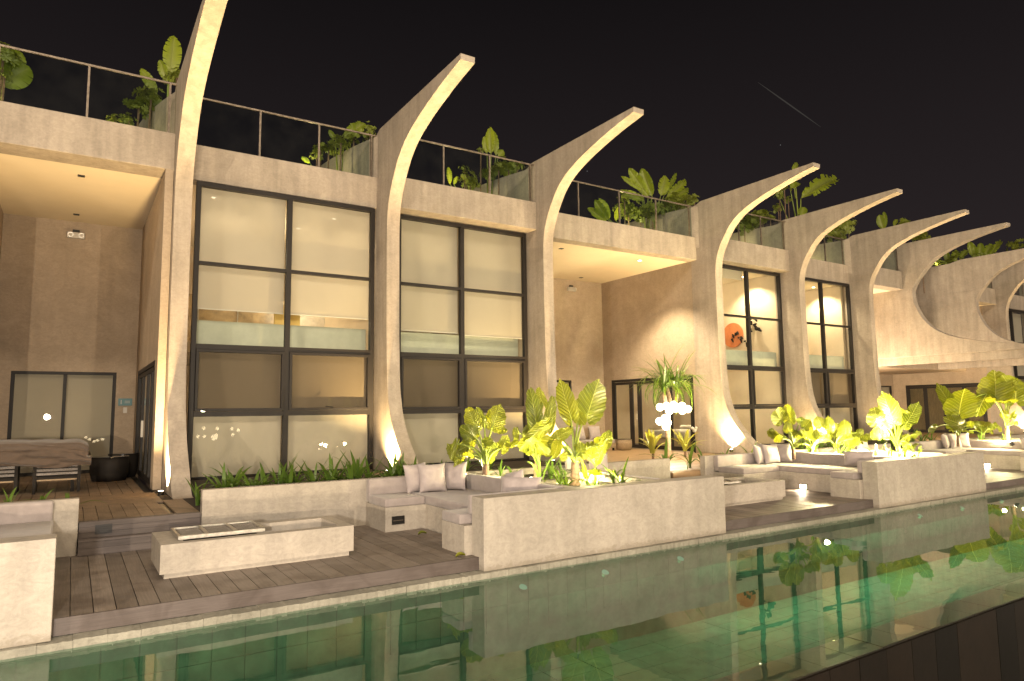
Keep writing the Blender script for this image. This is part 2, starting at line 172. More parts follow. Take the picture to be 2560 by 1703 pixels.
def leafmat(name, c, vein, trans=0.5, rough=0.35, pinnate=False):
    m, N, L = mat(name)
    o = N.new('ShaderNodeOutputMaterial'); p = N.new('ShaderNodeBsdfPrincipled'); tr = N.new('ShaderNodeBsdfTranslucent'); mx = N.new('ShaderNodeMixShader')
    at = N.new('ShaderNodeAttribute'); at.attribute_name = 'vein'
    n = N.new('ShaderNodeTexNoise'); n.inputs['Scale'].default_value = 5; n.inputs['Detail'].default_value = 4; L.new(pos_node(N, L, (1, 1, 1)).outputs[0], n.inputs['Vector'])
    oi = N.new('ShaderNodeObjectInfo')
    r = N.new('ShaderNodeValToRGB'); r.color_ramp.elements[0].color = rgb(c, 0.6); r.color_ramp.elements[1].color = rgb((c[0]*1.6, c[1]*1.25, c[2]), 1.0)
    ad = N.new('ShaderNodeMath'); ad.operation = 'ADD'; sc = N.new('ShaderNodeMath'); sc.operation = 'MULTIPLY'; sc.inputs[1].default_value = 0.7
    L.new(oi.outputs['Random'], sc.inputs[0]); L.new(sc.outputs[0], ad.inputs[0])
    s2 = N.new('ShaderNodeMath'); s2.operation = 'MULTIPLY'; s2.inputs[1].default_value = 0.6; L.new(n.outputs['Fac'], s2.inputs[0]); L.new(s2.outputs[0], ad.inputs[1]); L.new(ad.outputs[0], r.inputs['Fac'])
    v = N.new('ShaderNodeMixRGB'); L.new(at.outputs['Fac'], v.inputs['Fac']); L.new(r.outputs['Color'], v.inputs['Color1']); v.inputs['Color2'].default_value = rgb(vein)
    if pinnate:      # side veins leave the midrib at a slant, as printed by the leaf's own coordinates
        uv = N.new('ShaderNodeUVMap'); sx = N.new('ShaderNodeSeparateXYZ'); L.new(uv.outputs[0], sx.inputs[0])
        def M(op, a, b=None, val=None):
            q = N.new('ShaderNodeMath'); q.operation = op; L.new(a, q.inputs[0])
            if b is not None: L.new(b, q.inputs[1])
            elif val is not None: q.inputs[1].default_value = val
            return q.outputs[0]
        ax = M('ABSOLUTE', M('SUBTRACT', sx.outputs['X'], val=.5)); yy = sx.outputs['Y']
        s = M('SUBTRACT', yy, M('MULTIPLY', M('POWER', ax, val=.85), val=.62)); fr = M('FRACT', M('MULTIPLY', s, val=8.0))
        dist = M('ABSOLUTE', M('SUBTRACT', fr, val=.5)); line = M('GREATER_THAN', dist, val=.455)
        mid = M('LESS_THAN', ax, val=.012); vn = M('MAXIMUM', M('MULTIPLY', line, val=.55), mid)
        L.new(vn, v.inputs['Fac'])
        b2 = N.new('ShaderNodeBump'); b2.inputs['Strength'].default_value = .75; b2.inputs['Distance'].default_value = .03
        L.new(M('MULTIPLY', dist, val=-1.0), b2.inputs['Height']); L.new(b2.outputs[0], p.inputs['Normal']); L.new(b2.outputs[0], tr.inputs['Normal'])
    L.new(v.outputs['Color'], p.inputs['Base Color']); p.inputs['Roughness'].default_value = rough
    br = N.new('ShaderNodeMixRGB'); br.blend_type = 'MULTIPLY'; br.inputs['Fac'].default_value = 1; br.inputs['Color2'].default_value = (1.9, 1.7, 0.6, 1); L.new(v.outputs['Color'], br.inputs['Color1'])
    L.new(br.outputs['Color'], tr.inputs['Color']); mx.inputs['Fac'].default_value = trans
    L.new(p.outputs[0], mx.inputs[1]); L.new(tr.outputs[0], mx.inputs[2]); L.new(mx.outputs[0], o.inputs[0]); return m
def board_mat(name, c, axis, rough=0.55, var=0.25):
    m, N, L = mat(name)
    o = N.new('ShaderNodeOutputMaterial'); p = N.new('ShaderNodeBsdfPrincipled'); L.new(p.outputs[0], o.inputs[0])
    oi = N.new('ShaderNodeObjectInfo')
    n = N.new('ShaderNodeTexNoise'); n.inputs['Scale'].default_value = 1; n.inputs['Detail'].default_value = 8; n.inputs['Roughness'].default_value = 0.7
    L.new(pos_node(N, L, (60, 2.5, 60) if axis == 'Y' else (2.5, 60, 60)).outputs[0], n.inputs['Vector'])
    n2 = N.new('ShaderNodeTexNoise'); n2.inputs['Scale'].default_value = 2.2; n2.inputs['Detail'].default_value = 5; n2.inputs['Distortion'].default_value = 1.0
    L.new(pos_node(N, L, (1, 1, 1)).outputs[0], n2.inputs['Vector'])
    r = N.new('ShaderNodeValToRGB'); r.color_ramp.elements[0].position = 0.25; r.color_ramp.elements[0].color = rgb(c, 0.72); r.color_ramp.elements[1].position = 0.75; r.color_ramp.elements[1].color = rgb(c, 1.25)
    L.new(n.outputs['Fac'], r.inputs['Fac'])
    r2 = N.new('ShaderNodeValToRGB'); r2.color_ramp.elements[0].position = 0.36; r2.color_ramp.elements[0].color = (0.62, 0.58, 0.55, 1); r2.color_ramp.elements[1].position = 0.56; r2.color_ramp.elements[1].color = (1, 1, 1, 1)
    L.new(n2.outputs['Fac'], r2.inputs['Fac'])
    x = N.new('ShaderNodeMixRGB'); x.blend_type = 'MULTIPLY'; x.inputs['Fac'].default_value = 0.8; L.new(r.outputs['Color'], x.inputs['Color1']); L.new(r2.outputs['Color'], x.inputs['Color2'])
    mr = N.new('ShaderNodeMapRange'); mr.inputs['To Min'].default_value = 1-var; mr.inputs['To Max'].default_value = 1+var*0.5; L.new(oi.outputs['Random'], mr.inputs['Value'])
    y = N.new('ShaderNodeMixRGB'); y.blend_type = 'MULTIPLY'; y.inputs['Fac'].default_value = 1; L.new(x.outputs['Color'], y.inputs['Color1']); L.new(mr.outputs[0], y.inputs['Color2'])
    L.new(y.outputs['Color'], p.inputs['Base Color']); p.inputs['Roughness'].default_value = rough; p.inputs['Specular IOR Level'].default_value = 0.35
    b = N.new('ShaderNodeBump'); b.inputs['Strength'].default_value = 0.3; b.inputs['Distance'].default_value = 0.005; L.new(n.outputs['Fac'], b.inputs['Height']); L.new(b.outputs[0], p.inputs['Normal'])
    return m
def emitter(name, c, s):
    m, N, L = mat(name); o = N.new('ShaderNodeOutputMaterial'); e = N.new('ShaderNodeEmission'); e.inputs['Color'].default_value = rgb(c); e.inputs['Strength'].default_value = s
    L.new(e.outputs[0], o.inputs[0]); return m
def fabric(name, c, thread=900, rough=0.9, trans=0.0, alpha=0.0, var=0.1, bmp=0.25):
    m, N, L = mat(name)
    o = N.new('ShaderNodeOutputMaterial'); p = N.new('ShaderNodeBsdfPrincipled'); p.inputs['Roughness'].default_value = rough; p.inputs['Sheen Weight'].default_value = 0.3
    p.inputs['Specular IOR Level'].default_value = 0.2
    n = N.new('ShaderNodeTexNoise'); n.inputs['Scale'].default_value = 1; n.inputs['Detail'].default_value = 6; L.new(pos_node(N, L, (9, 9, 9)).outputs[0], n.inputs['Vector'])
    r = N.new('ShaderNodeValToRGB'); r.color_ramp.elements[0].position = 0.3; r.color_ramp.elements[0].color = rgb(c, 1-var); r.color_ramp.elements[1].position = 0.7; r.color_ramp.elements[1].color = rgb(c, 1+var)
    L.new(n.outputs['Fac'], r.inputs['Fac']); L.new(r.outputs['Color'], p.inputs['Base Color'])
    b = N.new('ShaderNodeBump'); b.inputs['Strength'].default_value = bmp; b.inputs['Distance'].default_value = 0.02; L.new(n.outputs['Fac'], b.inputs['Height']); L.new(b.outputs[0], p.inputs['Normal'])
    res = p.outputs[0]
    if trans:
        t = N.new('ShaderNodeBsdfTranslucent'); t.inputs['Color'].default_value = rgb(c); mx = N.new('ShaderNodeMixShader'); mx.inputs['Fac'].default_value = trans
        L.new(res, mx.inputs[1]); L.new(t.outputs[0], mx.inputs[2]); res = mx.outputs[0]
    if alpha:
        t = N.new('ShaderNodeBsdfTransparent'); mx = N.new('ShaderNodeMixShader'); mx.inputs['Fac'].default_value = alpha
        L.new(res, mx.inputs[1]); L.new(t.outputs[0], mx.inputs[2]); res = mx.outputs[0]
    L.new(res, o.inputs[0]); return m

CONC = concrete('facade_concrete', (0.44, 0.375, 0.305), 0.5, 0.15)
WALL = concrete('porch_render', (0.45, 0.36, 0.265), 0.15, 0.15)
PLNT = concrete('planter_render', (0.47, 0.42, 0.355), 0.3, 0.17, bump=0.2, damp=-.52)
PLNT_TOP = PLNT
CEIL = simple('ceiling_paint', (0.72, 0.62, 0.47), 0.85, nscale=1.5, namt=0.03)
ROOFM = simple('roof_screed', (0.12, 0.11, 0.10), 0.9, nscale=3)
FRAME = simple('window_metal', (0.020, 0.017, 0.016), 0.5, metal=0.0, spec=0.25, nscale=60, namt=0.15)
RAIL = simple('rail_steel', (0.20, 0.165, 0.135), 0.45, metal=0.7, nscale=12, namt=0.35)
BARS = simple('grate_bar_steel', (0.20, 0.18, 0.16), 0.35, metal=0.9)
STEEL = simple('grate_steel', (0.62, 0.60, 0.56), 0.28, metal=1.0, nscale=20, namt=0.25)
GLASS = glass('window_glass', (0.93, 0.95, 0.92), 1.5)
SMOKE = glass('railing_glass', (0.62, 0.70, 0.68), 1.5, haze=0.006)
SCREEN = glass('screened_glass', (0.53, 0.51, 0.47), 1.5)
BLIND = fabric('blind_fabric', (0.56, 0.50, 0.42), trans=0.30, alpha=0.05, var=0.015, bmp=0.0)
CUSH = fabric('cushion_fabric', (0.32, 0.278, 0.27))
PILL = fabric('pillow_fabric', (0.38, 0.33, 0.33))
COVER = fabric('cover_cloth', (0.095, 0.070, 0.055))
LINEN = fabric('bed_linen', (0.7, 0.66, 0.58))
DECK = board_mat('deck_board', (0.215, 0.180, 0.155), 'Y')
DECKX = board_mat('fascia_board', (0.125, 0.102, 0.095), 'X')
UDECK = board_mat('porch_board', (0.24, 0.175, 0.12), 'Y')
COPE = concrete('coping_stone', (0.34, 0.32, 0.26), 0.2, 0.3, rough=0.7, bump=0.5)
SOIL = simple('soil', (0.035, 0.026, 0.018), 0.95, nscale=18, namt=0.5, bump=0.6)
SLAB = simple('balustrade_render', (0.42, 0.44, 0.37), 0.8, nscale=5, namt=0.08)
ALOC = leafmat('alocasia_leaf', (0.125, 0.180, 0.016), (0.40, 0.44, 0.13), 0.38, pinnate=True)
STALK = leafmat('alocasia_stalk', (0.17, 0.26, 0.05), (0.2, 0.3, 0.08), 0.15)
TRUNK = simple('plant_trunk', (0.17, 0.11, 0.07), 0.9, nscale=25, namt=0.5, bump=0.8)
STRAP = leafmat('strap_leaf', (0.075, 0.155, 0.025), (0.10, 0.18, 0.04), 0.3)
STRAPY = leafmat('variegated_leaf', (0.17, 0.23, 0.035), (0.35, 0.33, 0.10), 0.3)
BANAN = leafmat('banana_leaf', (0.19, 0.30, 0.03), (0.33, 0.38, 0.1), 0.45)
SHRUB = leafmat('shrub_leaf', (0.17, 0.24, 0.03), (0.2, 0.25, 0.08), 0.25)
DARKW = simple('dark_rattan', (0.016, 0.013, 0.011), 0.7, nscale=120, namt=0.4, bump=0.2, spec=.2)
WEAVE = simple('grey_weave', (0.22, 0.20, 0.19), 0.8, nscale=90, namt=0.6, bump=0.5)
WHITE = simple('white_plastic', (0.55, 0.52, 0.47), 0.4)
CHAR = simple('charred_tray', (0.012, 0.011, 0.010), 1.0, spec=0.0)
BLACK = simple('black_metal', (0.015, 0.014, 0.013), 0.4)
TEAL = simple('sign_teal', (0.06, 0.17, 0.19), 0.4)
ORANGE = simple('art_disc', (0.50, 0.17, 0.06), 0.6, nscale=6, namt=0.2)
PORCHW = simple('rattan_natural', (0.30, 0.22, 0.14), 0.7, nscale=60, namt=0.4, bump=0.4)
BULB = emitter('bulb_glow', (1.0, 0.80, 0.48), 14)
GLOBE = emitter('globe_glow', (1.0, 0.84, 0.56), 9)
LED = emitter('downlight_glow', (1.0, 0.85, 0.6), 18)
STEPL = emitter('step_light_glow', (1.0, 0.80, 0.50), 9)
POOLL = emitter('pool_light_glow', (0.40, 0.95, 0.62), 0.34)
TILE = simple('pool_tile', (0.060, 0.105, 0.066), 0.95, nscale=4, namt=0.3, spec=0.1)
DTILE = simple('weir_stone', (0.012, 0.009, 0.006), 0.35, nscale=9, namt=0.35, bump=0.2)
STONEF = simple('porch_stone', (0.36, 0.24, 0.13), 0.5, nscale=3, namt=0.2)
GRAVEL = simple('ground', (0.05, 0.045, 0.035), 0.95, nscale=6, namt=0.4, bump=0.6)
def water_mat():
    m, N, L = mat('pool_water')
    o = N.new('ShaderNodeOutputMaterial'); t = N.new('ShaderNodeBsdfTransparent'); t.inputs['Color'].default_value = (0.74, 0.93, 0.83, 1)
    g = N.new('ShaderNodeBsdfGlossy'); g.inputs['Roughness'].default_value = 0.004
    n = N.new('ShaderNodeTexNoise'); n.inputs['Scale'].default_value = 1; n.inputs['Detail'].default_value = 2
    L.new(pos_node(N, L, (1.6, 3.4, 1)).outputs[0], n.inputs['Vector'])
    b = N.new('ShaderNodeBump'); b.inputs['Strength'].default_value = 0.018; b.inputs['Distance'].default_value = 0.05; L.new(n.outputs['Fac'], b.inputs['Height'])
    fr = N.new('ShaderNodeFresnel'); mx = N.new('ShaderNodeMixShader'); two_sided(N, L, fr, WIOR)
    L.new(b.outputs[0], g.inputs['Normal'])
    L.new(fr.outputs[0], mx.inputs['Fac']); L.new(t.outputs[0], mx.inputs[1]); L.new(g.outputs[0], mx.inputs[2]); L.new(mx.outputs[0], o.inputs[0]); return m
WATER = water_mat()

# ---------------------------------------------------------------- mesh helpers
class MB:
    def __init__(s): s.v = []; s.f = []; s.a = []; s.uv = []
    def box(s, x0, x1, y0, y1, z0, z1):
        b = len(s.v); s.v += [(x, y, z) for z in (z0, z1) for y in (y0, y1) for x in (x0, x1)]
        s.f += [tuple(b+i for i in q) for q in ((0, 2, 3, 1), (4, 5, 7, 6), (0, 1, 5, 4), (2, 6, 7, 3), (0, 4, 6, 2), (1, 3, 7, 5))]; return s
    def prism_x(s, prof, x0, x1):
        b = len(s.v); n = len(prof); s.v += [(x0, y, z) for y, z in prof] + [(x1, y, z) for y, z in prof]
        s.f += [tuple(b+i for i in range(n))[::-1], tuple(b+n+i for i in range(n))]
        s.f += [(b+i, b+(i+1) % n, b+n+(i+1) % n, b+n+i) for i in range(n)]; return s
    def tube(s, pts, rad, n=8, cap=True):
        pts = [Vector(p) for p in pts]; rad = rad if isinstance(rad, (list, tuple)) else [rad]*len(pts); b = len(s.v)
        for i, p in enumerate(pts):
            d = (pts[min(i+1, len(pts)-1)] - pts[max(i-1, 0)]).normalized(); u = d.orthogonal().normalized() if abs(d.z) > .99 else d.cross(Vector((0, 0, 1))).normalized(); v = d.cross(u)
            for k in range(n):
                a = 2*math.pi*k/n; s.v.append(tuple(p + (u*math.cos(a)+v*math.sin(a))*rad[i]))
        for i in range(len(pts)-1):
            for k in range(n): s.f.append((b+i*n+k, b+i*n+(k+1) % n, b+(i+1)*n+(k+1) % n, b+(i+1)*n+k))
        if cap: s.f += [tuple(b+k for k in range(n))[::-1], tuple(b+(len(pts)-1)*n+k for k in range(n))]
        return s
    def lathe(s, prof, cx, cy, cz, n=24):
        b = len(s.v)
        for r, z in prof:
            for k in range(n): a = 2*math.pi*k/n; s.v.append((cx+r*math.cos(a), cy+r*math.sin(a), cz+z))
        for i in range(len(prof)-1):
            for k in range(n): s.f.append((b+i*n+k, b+i*n+(k+1) % n, b+(i+1)*n+(k+1) % n, b+(i+1)*n+k))
        s.f += [tuple(b+k for k in range(n))[::-1], tuple(b+(len(prof)-1)*n+k for k in range(n))]; return s
    def mesh(s, name, m=None, smooth=False, off=(0, 0, 0)):
        me = bpy.data.meshes.new(name); me.from_pydata([(x-off[0], y-off[1], z-off[2]) for x, y, z in s.v], [], s.f); me.update()
        if s.uv:
            ul = me.uv_layers.new(name='UVMap')
            for lp in me.loops: ul.data[lp.index].uv = s.uv[lp.vertex_index]
        if s.a:
            at = me.attributes.new('vein', 'FLOAT', 'POINT'); at.data.foreach_set('value', s.a)
        if m: me.materials.append(m)
        if smooth: me.polygons.foreach_set('use_smooth', [True]*len(me.polygons))
        return me
    def build(s, name, m, parent=None, smooth=False, bevel=0, **kw):
        off = tuple(parent.get('_w', (0, 0, 0))) if parent else (0, 0, 0)
        o = bpy.data.objects.new(name, s.mesh(name, m, smooth, off)); C.objects.link(o)
        if parent: o.parent = parent
        o['_w'] = off
        if bevel:
            md = o.modifiers.new('bevel', 'BEVEL'); md.width = bevel; md.segments = 2; md.limit_method = 'ANGLE'; md.angle_limit = D2R(50); md.harden_normals = False
        for k, v in kw.items(): o[k] = v
        return o
def tag(o, label, cat, group=None):
    o['label'] = label; o['category'] = cat
    if group: o['group'] = group
    return o
def thing(name, label, cat, loc=(0, 0, 0), group=None):
    o = bpy.data.objects.new(name, None); C.objects.link(o); o.location = loc; o.empty_display_size = 0.2; o['_w'] = tuple(loc)
    return tag(o, label, cat, group)
def struct_empty(name, loc=(0, 0, 0)):
    o = bpy.data.objects.new(name, None); C.objects.link(o); o.location = loc; o['_w'] = tuple(loc); o['kind'] = 'structure'; return o
def inst(name, me, parent, loc, rot=(0, 0, 0), scl=(1, 1, 1), mw=None):
    o = bpy.data.objects.new(name, me); C.objects.link(o); o.parent = parent; off = Vector(parent.get('_w', (0, 0, 0)))
    if mw is not None: o.matrix_local = Matrix.Translation(-off) @ mw
    else: o.location = Vector(loc) - off; o.rotation_euler = rot; o.scale = scl
    o['_w'] = tuple(loc) if mw is None else tuple(mw.translation)
    return o
def box(name, m, parent, *a, bevel=0, **kw): return MB().box(*a).build(name, m, parent, bevel=bevel, **kw)
def crom(pts, n):
    P = [pts[0]] + list(pts) + [pts[-1]]; out = []
    for i in range(1, len(P)-2):
        for k in range(n):
            t = k/n; r = []
            for c in range(len(pts[0])):
                p0, p1, p2, p3 = P[i-1][c], P[i][c], P[i+1][c], P[i+2][c]
                r.append(.5*((2*p1)+(-p0+p2)*t+(2*p0-5*p1+4*p2-p3)*t*t+(-p0+3*p1-3*p2+p3)*t**3))
            out.append(tuple(r))
    out.append(tuple(pts[-1])); return out

# faint straight trail high in the night sky
def sky_trail(a, b):
    a, b = Vector(a), Vector(b); pts = [a.lerp(b, i/8) for i in range(9)]
    o = MB().tube(pts, [.05+.22*math.sin(math.pi*i/8) for i in range(9)], 6).build('sky_trail', emitter('trail_glow', (1, .9, .8), .045), None); o['kind'] = 'structure'
sky_trail((247.8, 167.2, 144.0), (272.0, 154.0, 124.0))
# ---------------------------------------------------------------- ground, pool
PY, WZ = -7.33, -0.62                      # pool edge, water level
WEIR_IN, WEIR_OUT = -10.85, -11.2
g = MB().box(-60, 120, -0.2+6.5, 60, -0.3, -0.05).build('ground', GRAVEL); g['kind'] = 'structure'
g = MB().box(-60, 120, -60, WEIR_OUT-0.001, -3.2, -2.6).build('lower_ground', GRAVEL); g['kind'] = 'structure'
X0, X1 = -14.0, 70.0
pool = struct_empty('swimming_pool')
MB().box(X0, X1, WEIR_IN, PY, -1.95, -1.72).build('pool_basin', TILE, pool)
MB().box(X0, X1, PY, PY+0.35, -1.95, -0.640).build('pool_wall', TILE, pool)
tme = MB().box(-0.295, 0.295, -0.145, 0.145, 0, 0.012).mesh('floor_tile', TILE)
tiles = [(x, y) for x in [0.3+0.6*i for i in range(-3, 22)] for y in [PY-0.15-0.3*j for j in range(12)]]
for x, y in tiles[:300]: inst('floor_tile', tme, pool, (x+random.uniform(-.002, .002), y, -1.72+random.uniform(0, .004)))
mb = MB()
for x, y in [(0.3+0.6*i, PY-0.15-0.3*j) for i in range(22, 80) for j in range(12)]: mb.box(x-.295, x+.295, y-.145, y+.145, -1.72, -1.708)
mb.build('floor_tiles', TILE, pool, kind='stuff')
wme = MB().box(-0.145, 0.145, -0.012, 0, -0.145, 0.145).mesh('wall_tile', TILE)
for i in range(-4, 60):
    for j in range(2): inst('wall_tile', wme, pool, (0.15+0.3*i, PY, -0.80-0.3*j))
wtr = MB(); wtr.v = [(X0, WEIR_OUT, WZ), (X1, WEIR_OUT, WZ), (X1, PY-0.001, WZ), (X0, PY-0.001, WZ)]; wtr.f = [(0, 1, 2, 3)]
o = wtr.build('pool_water', WATER); o['kind'] = 'structure'
# weir wall: dark stone slabs, its top just under the water film
weir = thing('infinity_edge_wall', 'dark stone wall of the infinity edge at the lower right of the pool', 'pool wall', (6, WEIR_OUT, -2.6))
MB().box(X0, X1, WEIR_OUT+0.03, WEIR_IN, -2.6, -0.665).build('wall_core', DTILE, weir)
sme = MB().box(-0.197, 0.197, -0.03, 0, -1.9, 0).mesh('stone_slab', DTILE)
cme = MB().box(-0.197, 0.197, 0, 0.33, 0, 0.02).mesh('weir_cap', DTILE)
DT2 = [simple('weir_stone_%s' % k, c, 0.6, nscale=7, namt=0.3, bump=0.2, spec=0.12) for k, c in (('dark', (0.002, 0.0016, 0.0013)), ('mid', (0.0048, 0.0034, 0.0024)), ('brown', (0.0075, 0.005, 0.0034)))]
for i in range(60):
    x = -2.0 + 0.4*i
    me = sme.copy() if i < 3 else None
    if i < 3: me.materials[0] = DT2[i]; DT2[i]['me'] = me.name
    o = inst('stone_slab', bpy.data.meshes[DT2[random.randrange(3) if i >= 3 else i]['me']], weir, (x, WEIR_OUT+0.03+random.uniform(-.004, 0), -0.655))
    inst('weir_cap', cme, weir, (x, WEIR_OUT+0.02, -0.664+random.uniform(0, .003)))
# coping stones
cop = struct_empty('pool_coping', (0, PY, -0.7))
MB().box(X0, X1, PY+0.01, -6.6, -0.9, -0.57).build('coping_bed', COPE, cop)
cst = [MB().box(-0.1285, 0.1285, 0, 0.55, -0.13, 0.0).mesh('coping_stone', COPE) for k in range(1)]
for k in range(4):
    mb = MB(); n = 7; rr = random.Random(k)
    for j in range(2):
        for i in range(n+1):
            x = -0.128+0.256*i/n
            fy = rr.uniform(-.008, .006); 
            mb.v += [(x, fy, -0.0 + rr.uniform(-.006, .001)), (x, fy+.012*rr.random(), -0.13)] if j == 0 else [(x, 0.55, 0), (x, 0.55, -.13)]
    for i in range(n):
        a, b = 2*i, 2*(n+1)+2*i
        mb.f += [(a, a+2, b+2, b), (a+1, b+1, b+3, a+3), (a, a+1, a+3, a+2), (b, b+2, b+3, b+1)]
    e = 2*(n+1); mb.f += [(0, e, e+1, 1), (e-2, e-1, 2*e-1, 2*e-2)]
    cst.append(mb.mesh('coping_stone', COPE))
for i in range(-12, 190):
    inst('coping_stone', cst[1+random.randrange(4)], cop, (-0.04+0.2585*i, PY+random.uniform(-.006, .006), -0.552+random.uniform(-.003, .003)))
# pool lights
for k, x in enumerate((4.66, 5.95, 7.34, 13.9, 15.6, 17.4)):
    t = thing('pool_light', ['first', 'second', 'third', 'fourth', 'fifth', 'sixth'][k]+' green glowing underwater lamp from the left along the pool wall', 'pool light', (x, PY-0.02, -0.78), 'underwater lamps along the pool wall')
    MB().tube([(x, PY-0.10, -0.80), (x, PY-0.115, -0.757)], [0.045, 0.052], 20).build('housing', TILE, t)
    MB().tube([(x, PY-0.1152, -0.7545), (x, PY-0.118, -0.7495)], [0.050, 0.048], 20).build('lens', POOLL, t)
for x, p in POOLAMPS:
    l = lamp('pool_lamp', 'AREA', (x, PY-.10, -0.80), p, (0.34, 1.0, 0.60), (x, PY-1.5, -1.75), size=2.6); l.data.shape = 'RECTANGLE'; l.data.size_y = .12

# ---------------------------------------------------------------- decks
def deck(nm, x0, x1, y0, y1, z, pitch, m, thick=0.03, phase=0.06):
    d = struct_empty(nm, ((x0+x1)/2, (y0+y1)/2, z))
    MB().box(x0, x1, y0+0.02, y1, z-0.13, z-thick-0.004).build('deck_bed', BLACK, d)
    me = MB().box(-(pitch-.008)/2, (pitch-.008)/2, 0, y1-y0, -thick, 0).mesh('deck_board', m)
    i = math.ceil((x0-phase)/pitch)
    while phase+pitch*(i+1) <= x1+1e-6:
        inst('deck_board', me, d, (phase+pitch*(i+.5), y0, z+random.uniform(-.0015, .0015))); i += 1
    return d
for k, (a, b) in enumerate(((-0.14, 4.14), (8.46, 12.74), (17.06, 21.34), (25.66, 29.9))):
    d = deck('lower_deck', a, b+.46, -7.12, -4.02, -0.4, 0.18, DECK, phase=0.06+0.0*k)
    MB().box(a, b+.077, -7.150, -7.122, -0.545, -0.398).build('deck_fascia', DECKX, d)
def updeck(nm, x0, x1):
    u = deck(nm, x0, x1, -3.86, -2.24, 0.0, 0.165, UDECK, phase=0.02)
    b = MB().box(x0, x1, -2.232, -1.49, -0.03, -0.001).box(x0, x1, -1.48, -0.75, -0.03, -0.0).build('deck_border', UDECK, u)
    me = MB().box(-.0785, .0785, 0, 5.4, -.03, 0).mesh('deck_board', UDECK); i = math.ceil((x0-.14)/.165)
    while .14+.165*(i+1) <= x1: inst('deck_board', me, u, (.14+.165*(i+.5), -.74, random.uniform(-.0015, .0015))); i += 1
    MB().box(x0, x1, -.74, 4.7, -.13, -.035).build('deck_bed', BLACK, u)
    return u
updeck('porch_deck', -2.6, 1.27)
MB().box(1.275, 1.56, -3.86, -2.14, -.03, 0).build('deck_edge', UDECK)['kind'] = 'structure'
for a in ((1.275, 1.56, -2.135, -.37), (1.56, 1.745, -3.9, -.37)):
    o = MB().box(*a, -.1, -.012).build('planting_soil', SOIL); o['kind'] = 'structure'
# steps in front of the porch
st = struct_empty('deck_steps', (0.8, -4.1, -0.4))
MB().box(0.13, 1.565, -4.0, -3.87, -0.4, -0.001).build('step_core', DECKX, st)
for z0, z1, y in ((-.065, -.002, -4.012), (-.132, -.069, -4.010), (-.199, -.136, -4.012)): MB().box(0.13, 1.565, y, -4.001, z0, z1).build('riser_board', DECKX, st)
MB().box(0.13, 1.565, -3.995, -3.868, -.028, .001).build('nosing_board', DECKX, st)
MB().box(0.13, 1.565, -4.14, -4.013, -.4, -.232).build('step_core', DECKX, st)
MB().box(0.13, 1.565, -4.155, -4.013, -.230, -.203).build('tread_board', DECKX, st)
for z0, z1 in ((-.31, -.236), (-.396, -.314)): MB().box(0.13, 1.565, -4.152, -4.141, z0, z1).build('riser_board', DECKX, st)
t = thing('step_light', 'unlit grey louvred light set into the upper deck step', 'step light', (0.405, -4.02, -.1))
MB().box(.31, .50, -4.022, -4.0121, -.16, -.045).build('frame', simple('grey_metal', (.035, .032, .032), .6, metal=.0), t)
for k in range(4): MB().box(.33, .48, -4.03, -4.0221, -.145+.025*k, -.135+.025*k).build('louvre', MATS['grey_metal'], t)
# planting soil in front of the facade, and the porch walk of the middle villa
for a, b in ((1.745, 10.6), (16.72, 24.8), (36.5, 60)):
    o = MB().box(a, b, -3.9, -0.02, -0.1, 0.10).build('planting_soil', SOIL); o['kind'] = 'structure'
o = MB().box(10.9, 16.39, -3.9, 4.75, -0.3, -0.012).build('porch_walk', STONEF); o['kind'] = 'structure'
for k in range(5):
    MB().box(11.0, 16.2, -3.85+.62*k, -3.25+.62*k, -0.012, 0.0).build('walk_slab', STONEF, o)
wk = o
o = MB().box(24.9, 36.1, -3.9, 4.75, -0.3, -0.012).build('porch_walk', STONEF); o['kind'] = 'structure'
o = MB().box(8.5, 60, -6.9, -3.9, -0.9, -0.55).build('terrace_base', GRAVEL); o['kind'] = 'structure'
o = MB().box(-14, 8.5, -6.9, -3.9, -0.9, -0.55).build('terrace_base', GRAVEL); o['kind'] = 'structure'
o = MB().box(-14, 60, -3.9, 0, -0.9, -0.31).build('terrace_base', GRAVEL); o['kind'] = 'structure'

# ---------------------------------------------------------------- the building
bld = thing('villa_row', 'two storey beige concrete villa row with tall upright curving fins', 'building', (16, 0, 0))
FL = [1.43, 5.68, 9.93, 16.40, 20.60, 24.83]         # left faces of the fins
FT = 0.30
front = [(-2.13, 0.0), (-1.95, 0.02), (-1.79, 0.12), (-1.60, 0.36), (-1.31, 0.64), (-1.03, 0.99), (-.83, 1.38), (-.70, 1.90), (-.64, 2.69), (-.62, 3.6), (-.61, 4.6), (-.61, 5.4), (-.66, 5.86), (-.79, 6.22), (-1.03, 6.60), (-1.27, 6.88), (-1.62, 7.13), (-2.13, 7.34), (-2.65, 7.49), (-3.33, 7.65), (-4.05, 7.775)]
prof = crom(front, 4)
for i, x in enumerate(FL):
    pr = prof + [(-4.06, 7.885), (-0.12, 7.875), (0.05, 7.80), (0.34, 7.77), (0.34, 0.0)]
    if i: pr = [(y, max(z, 0.0)) for y, z in pr]
    MB().prism_x(pr, x, x+FT).build('fin', CONC, bld, bevel=0.012)
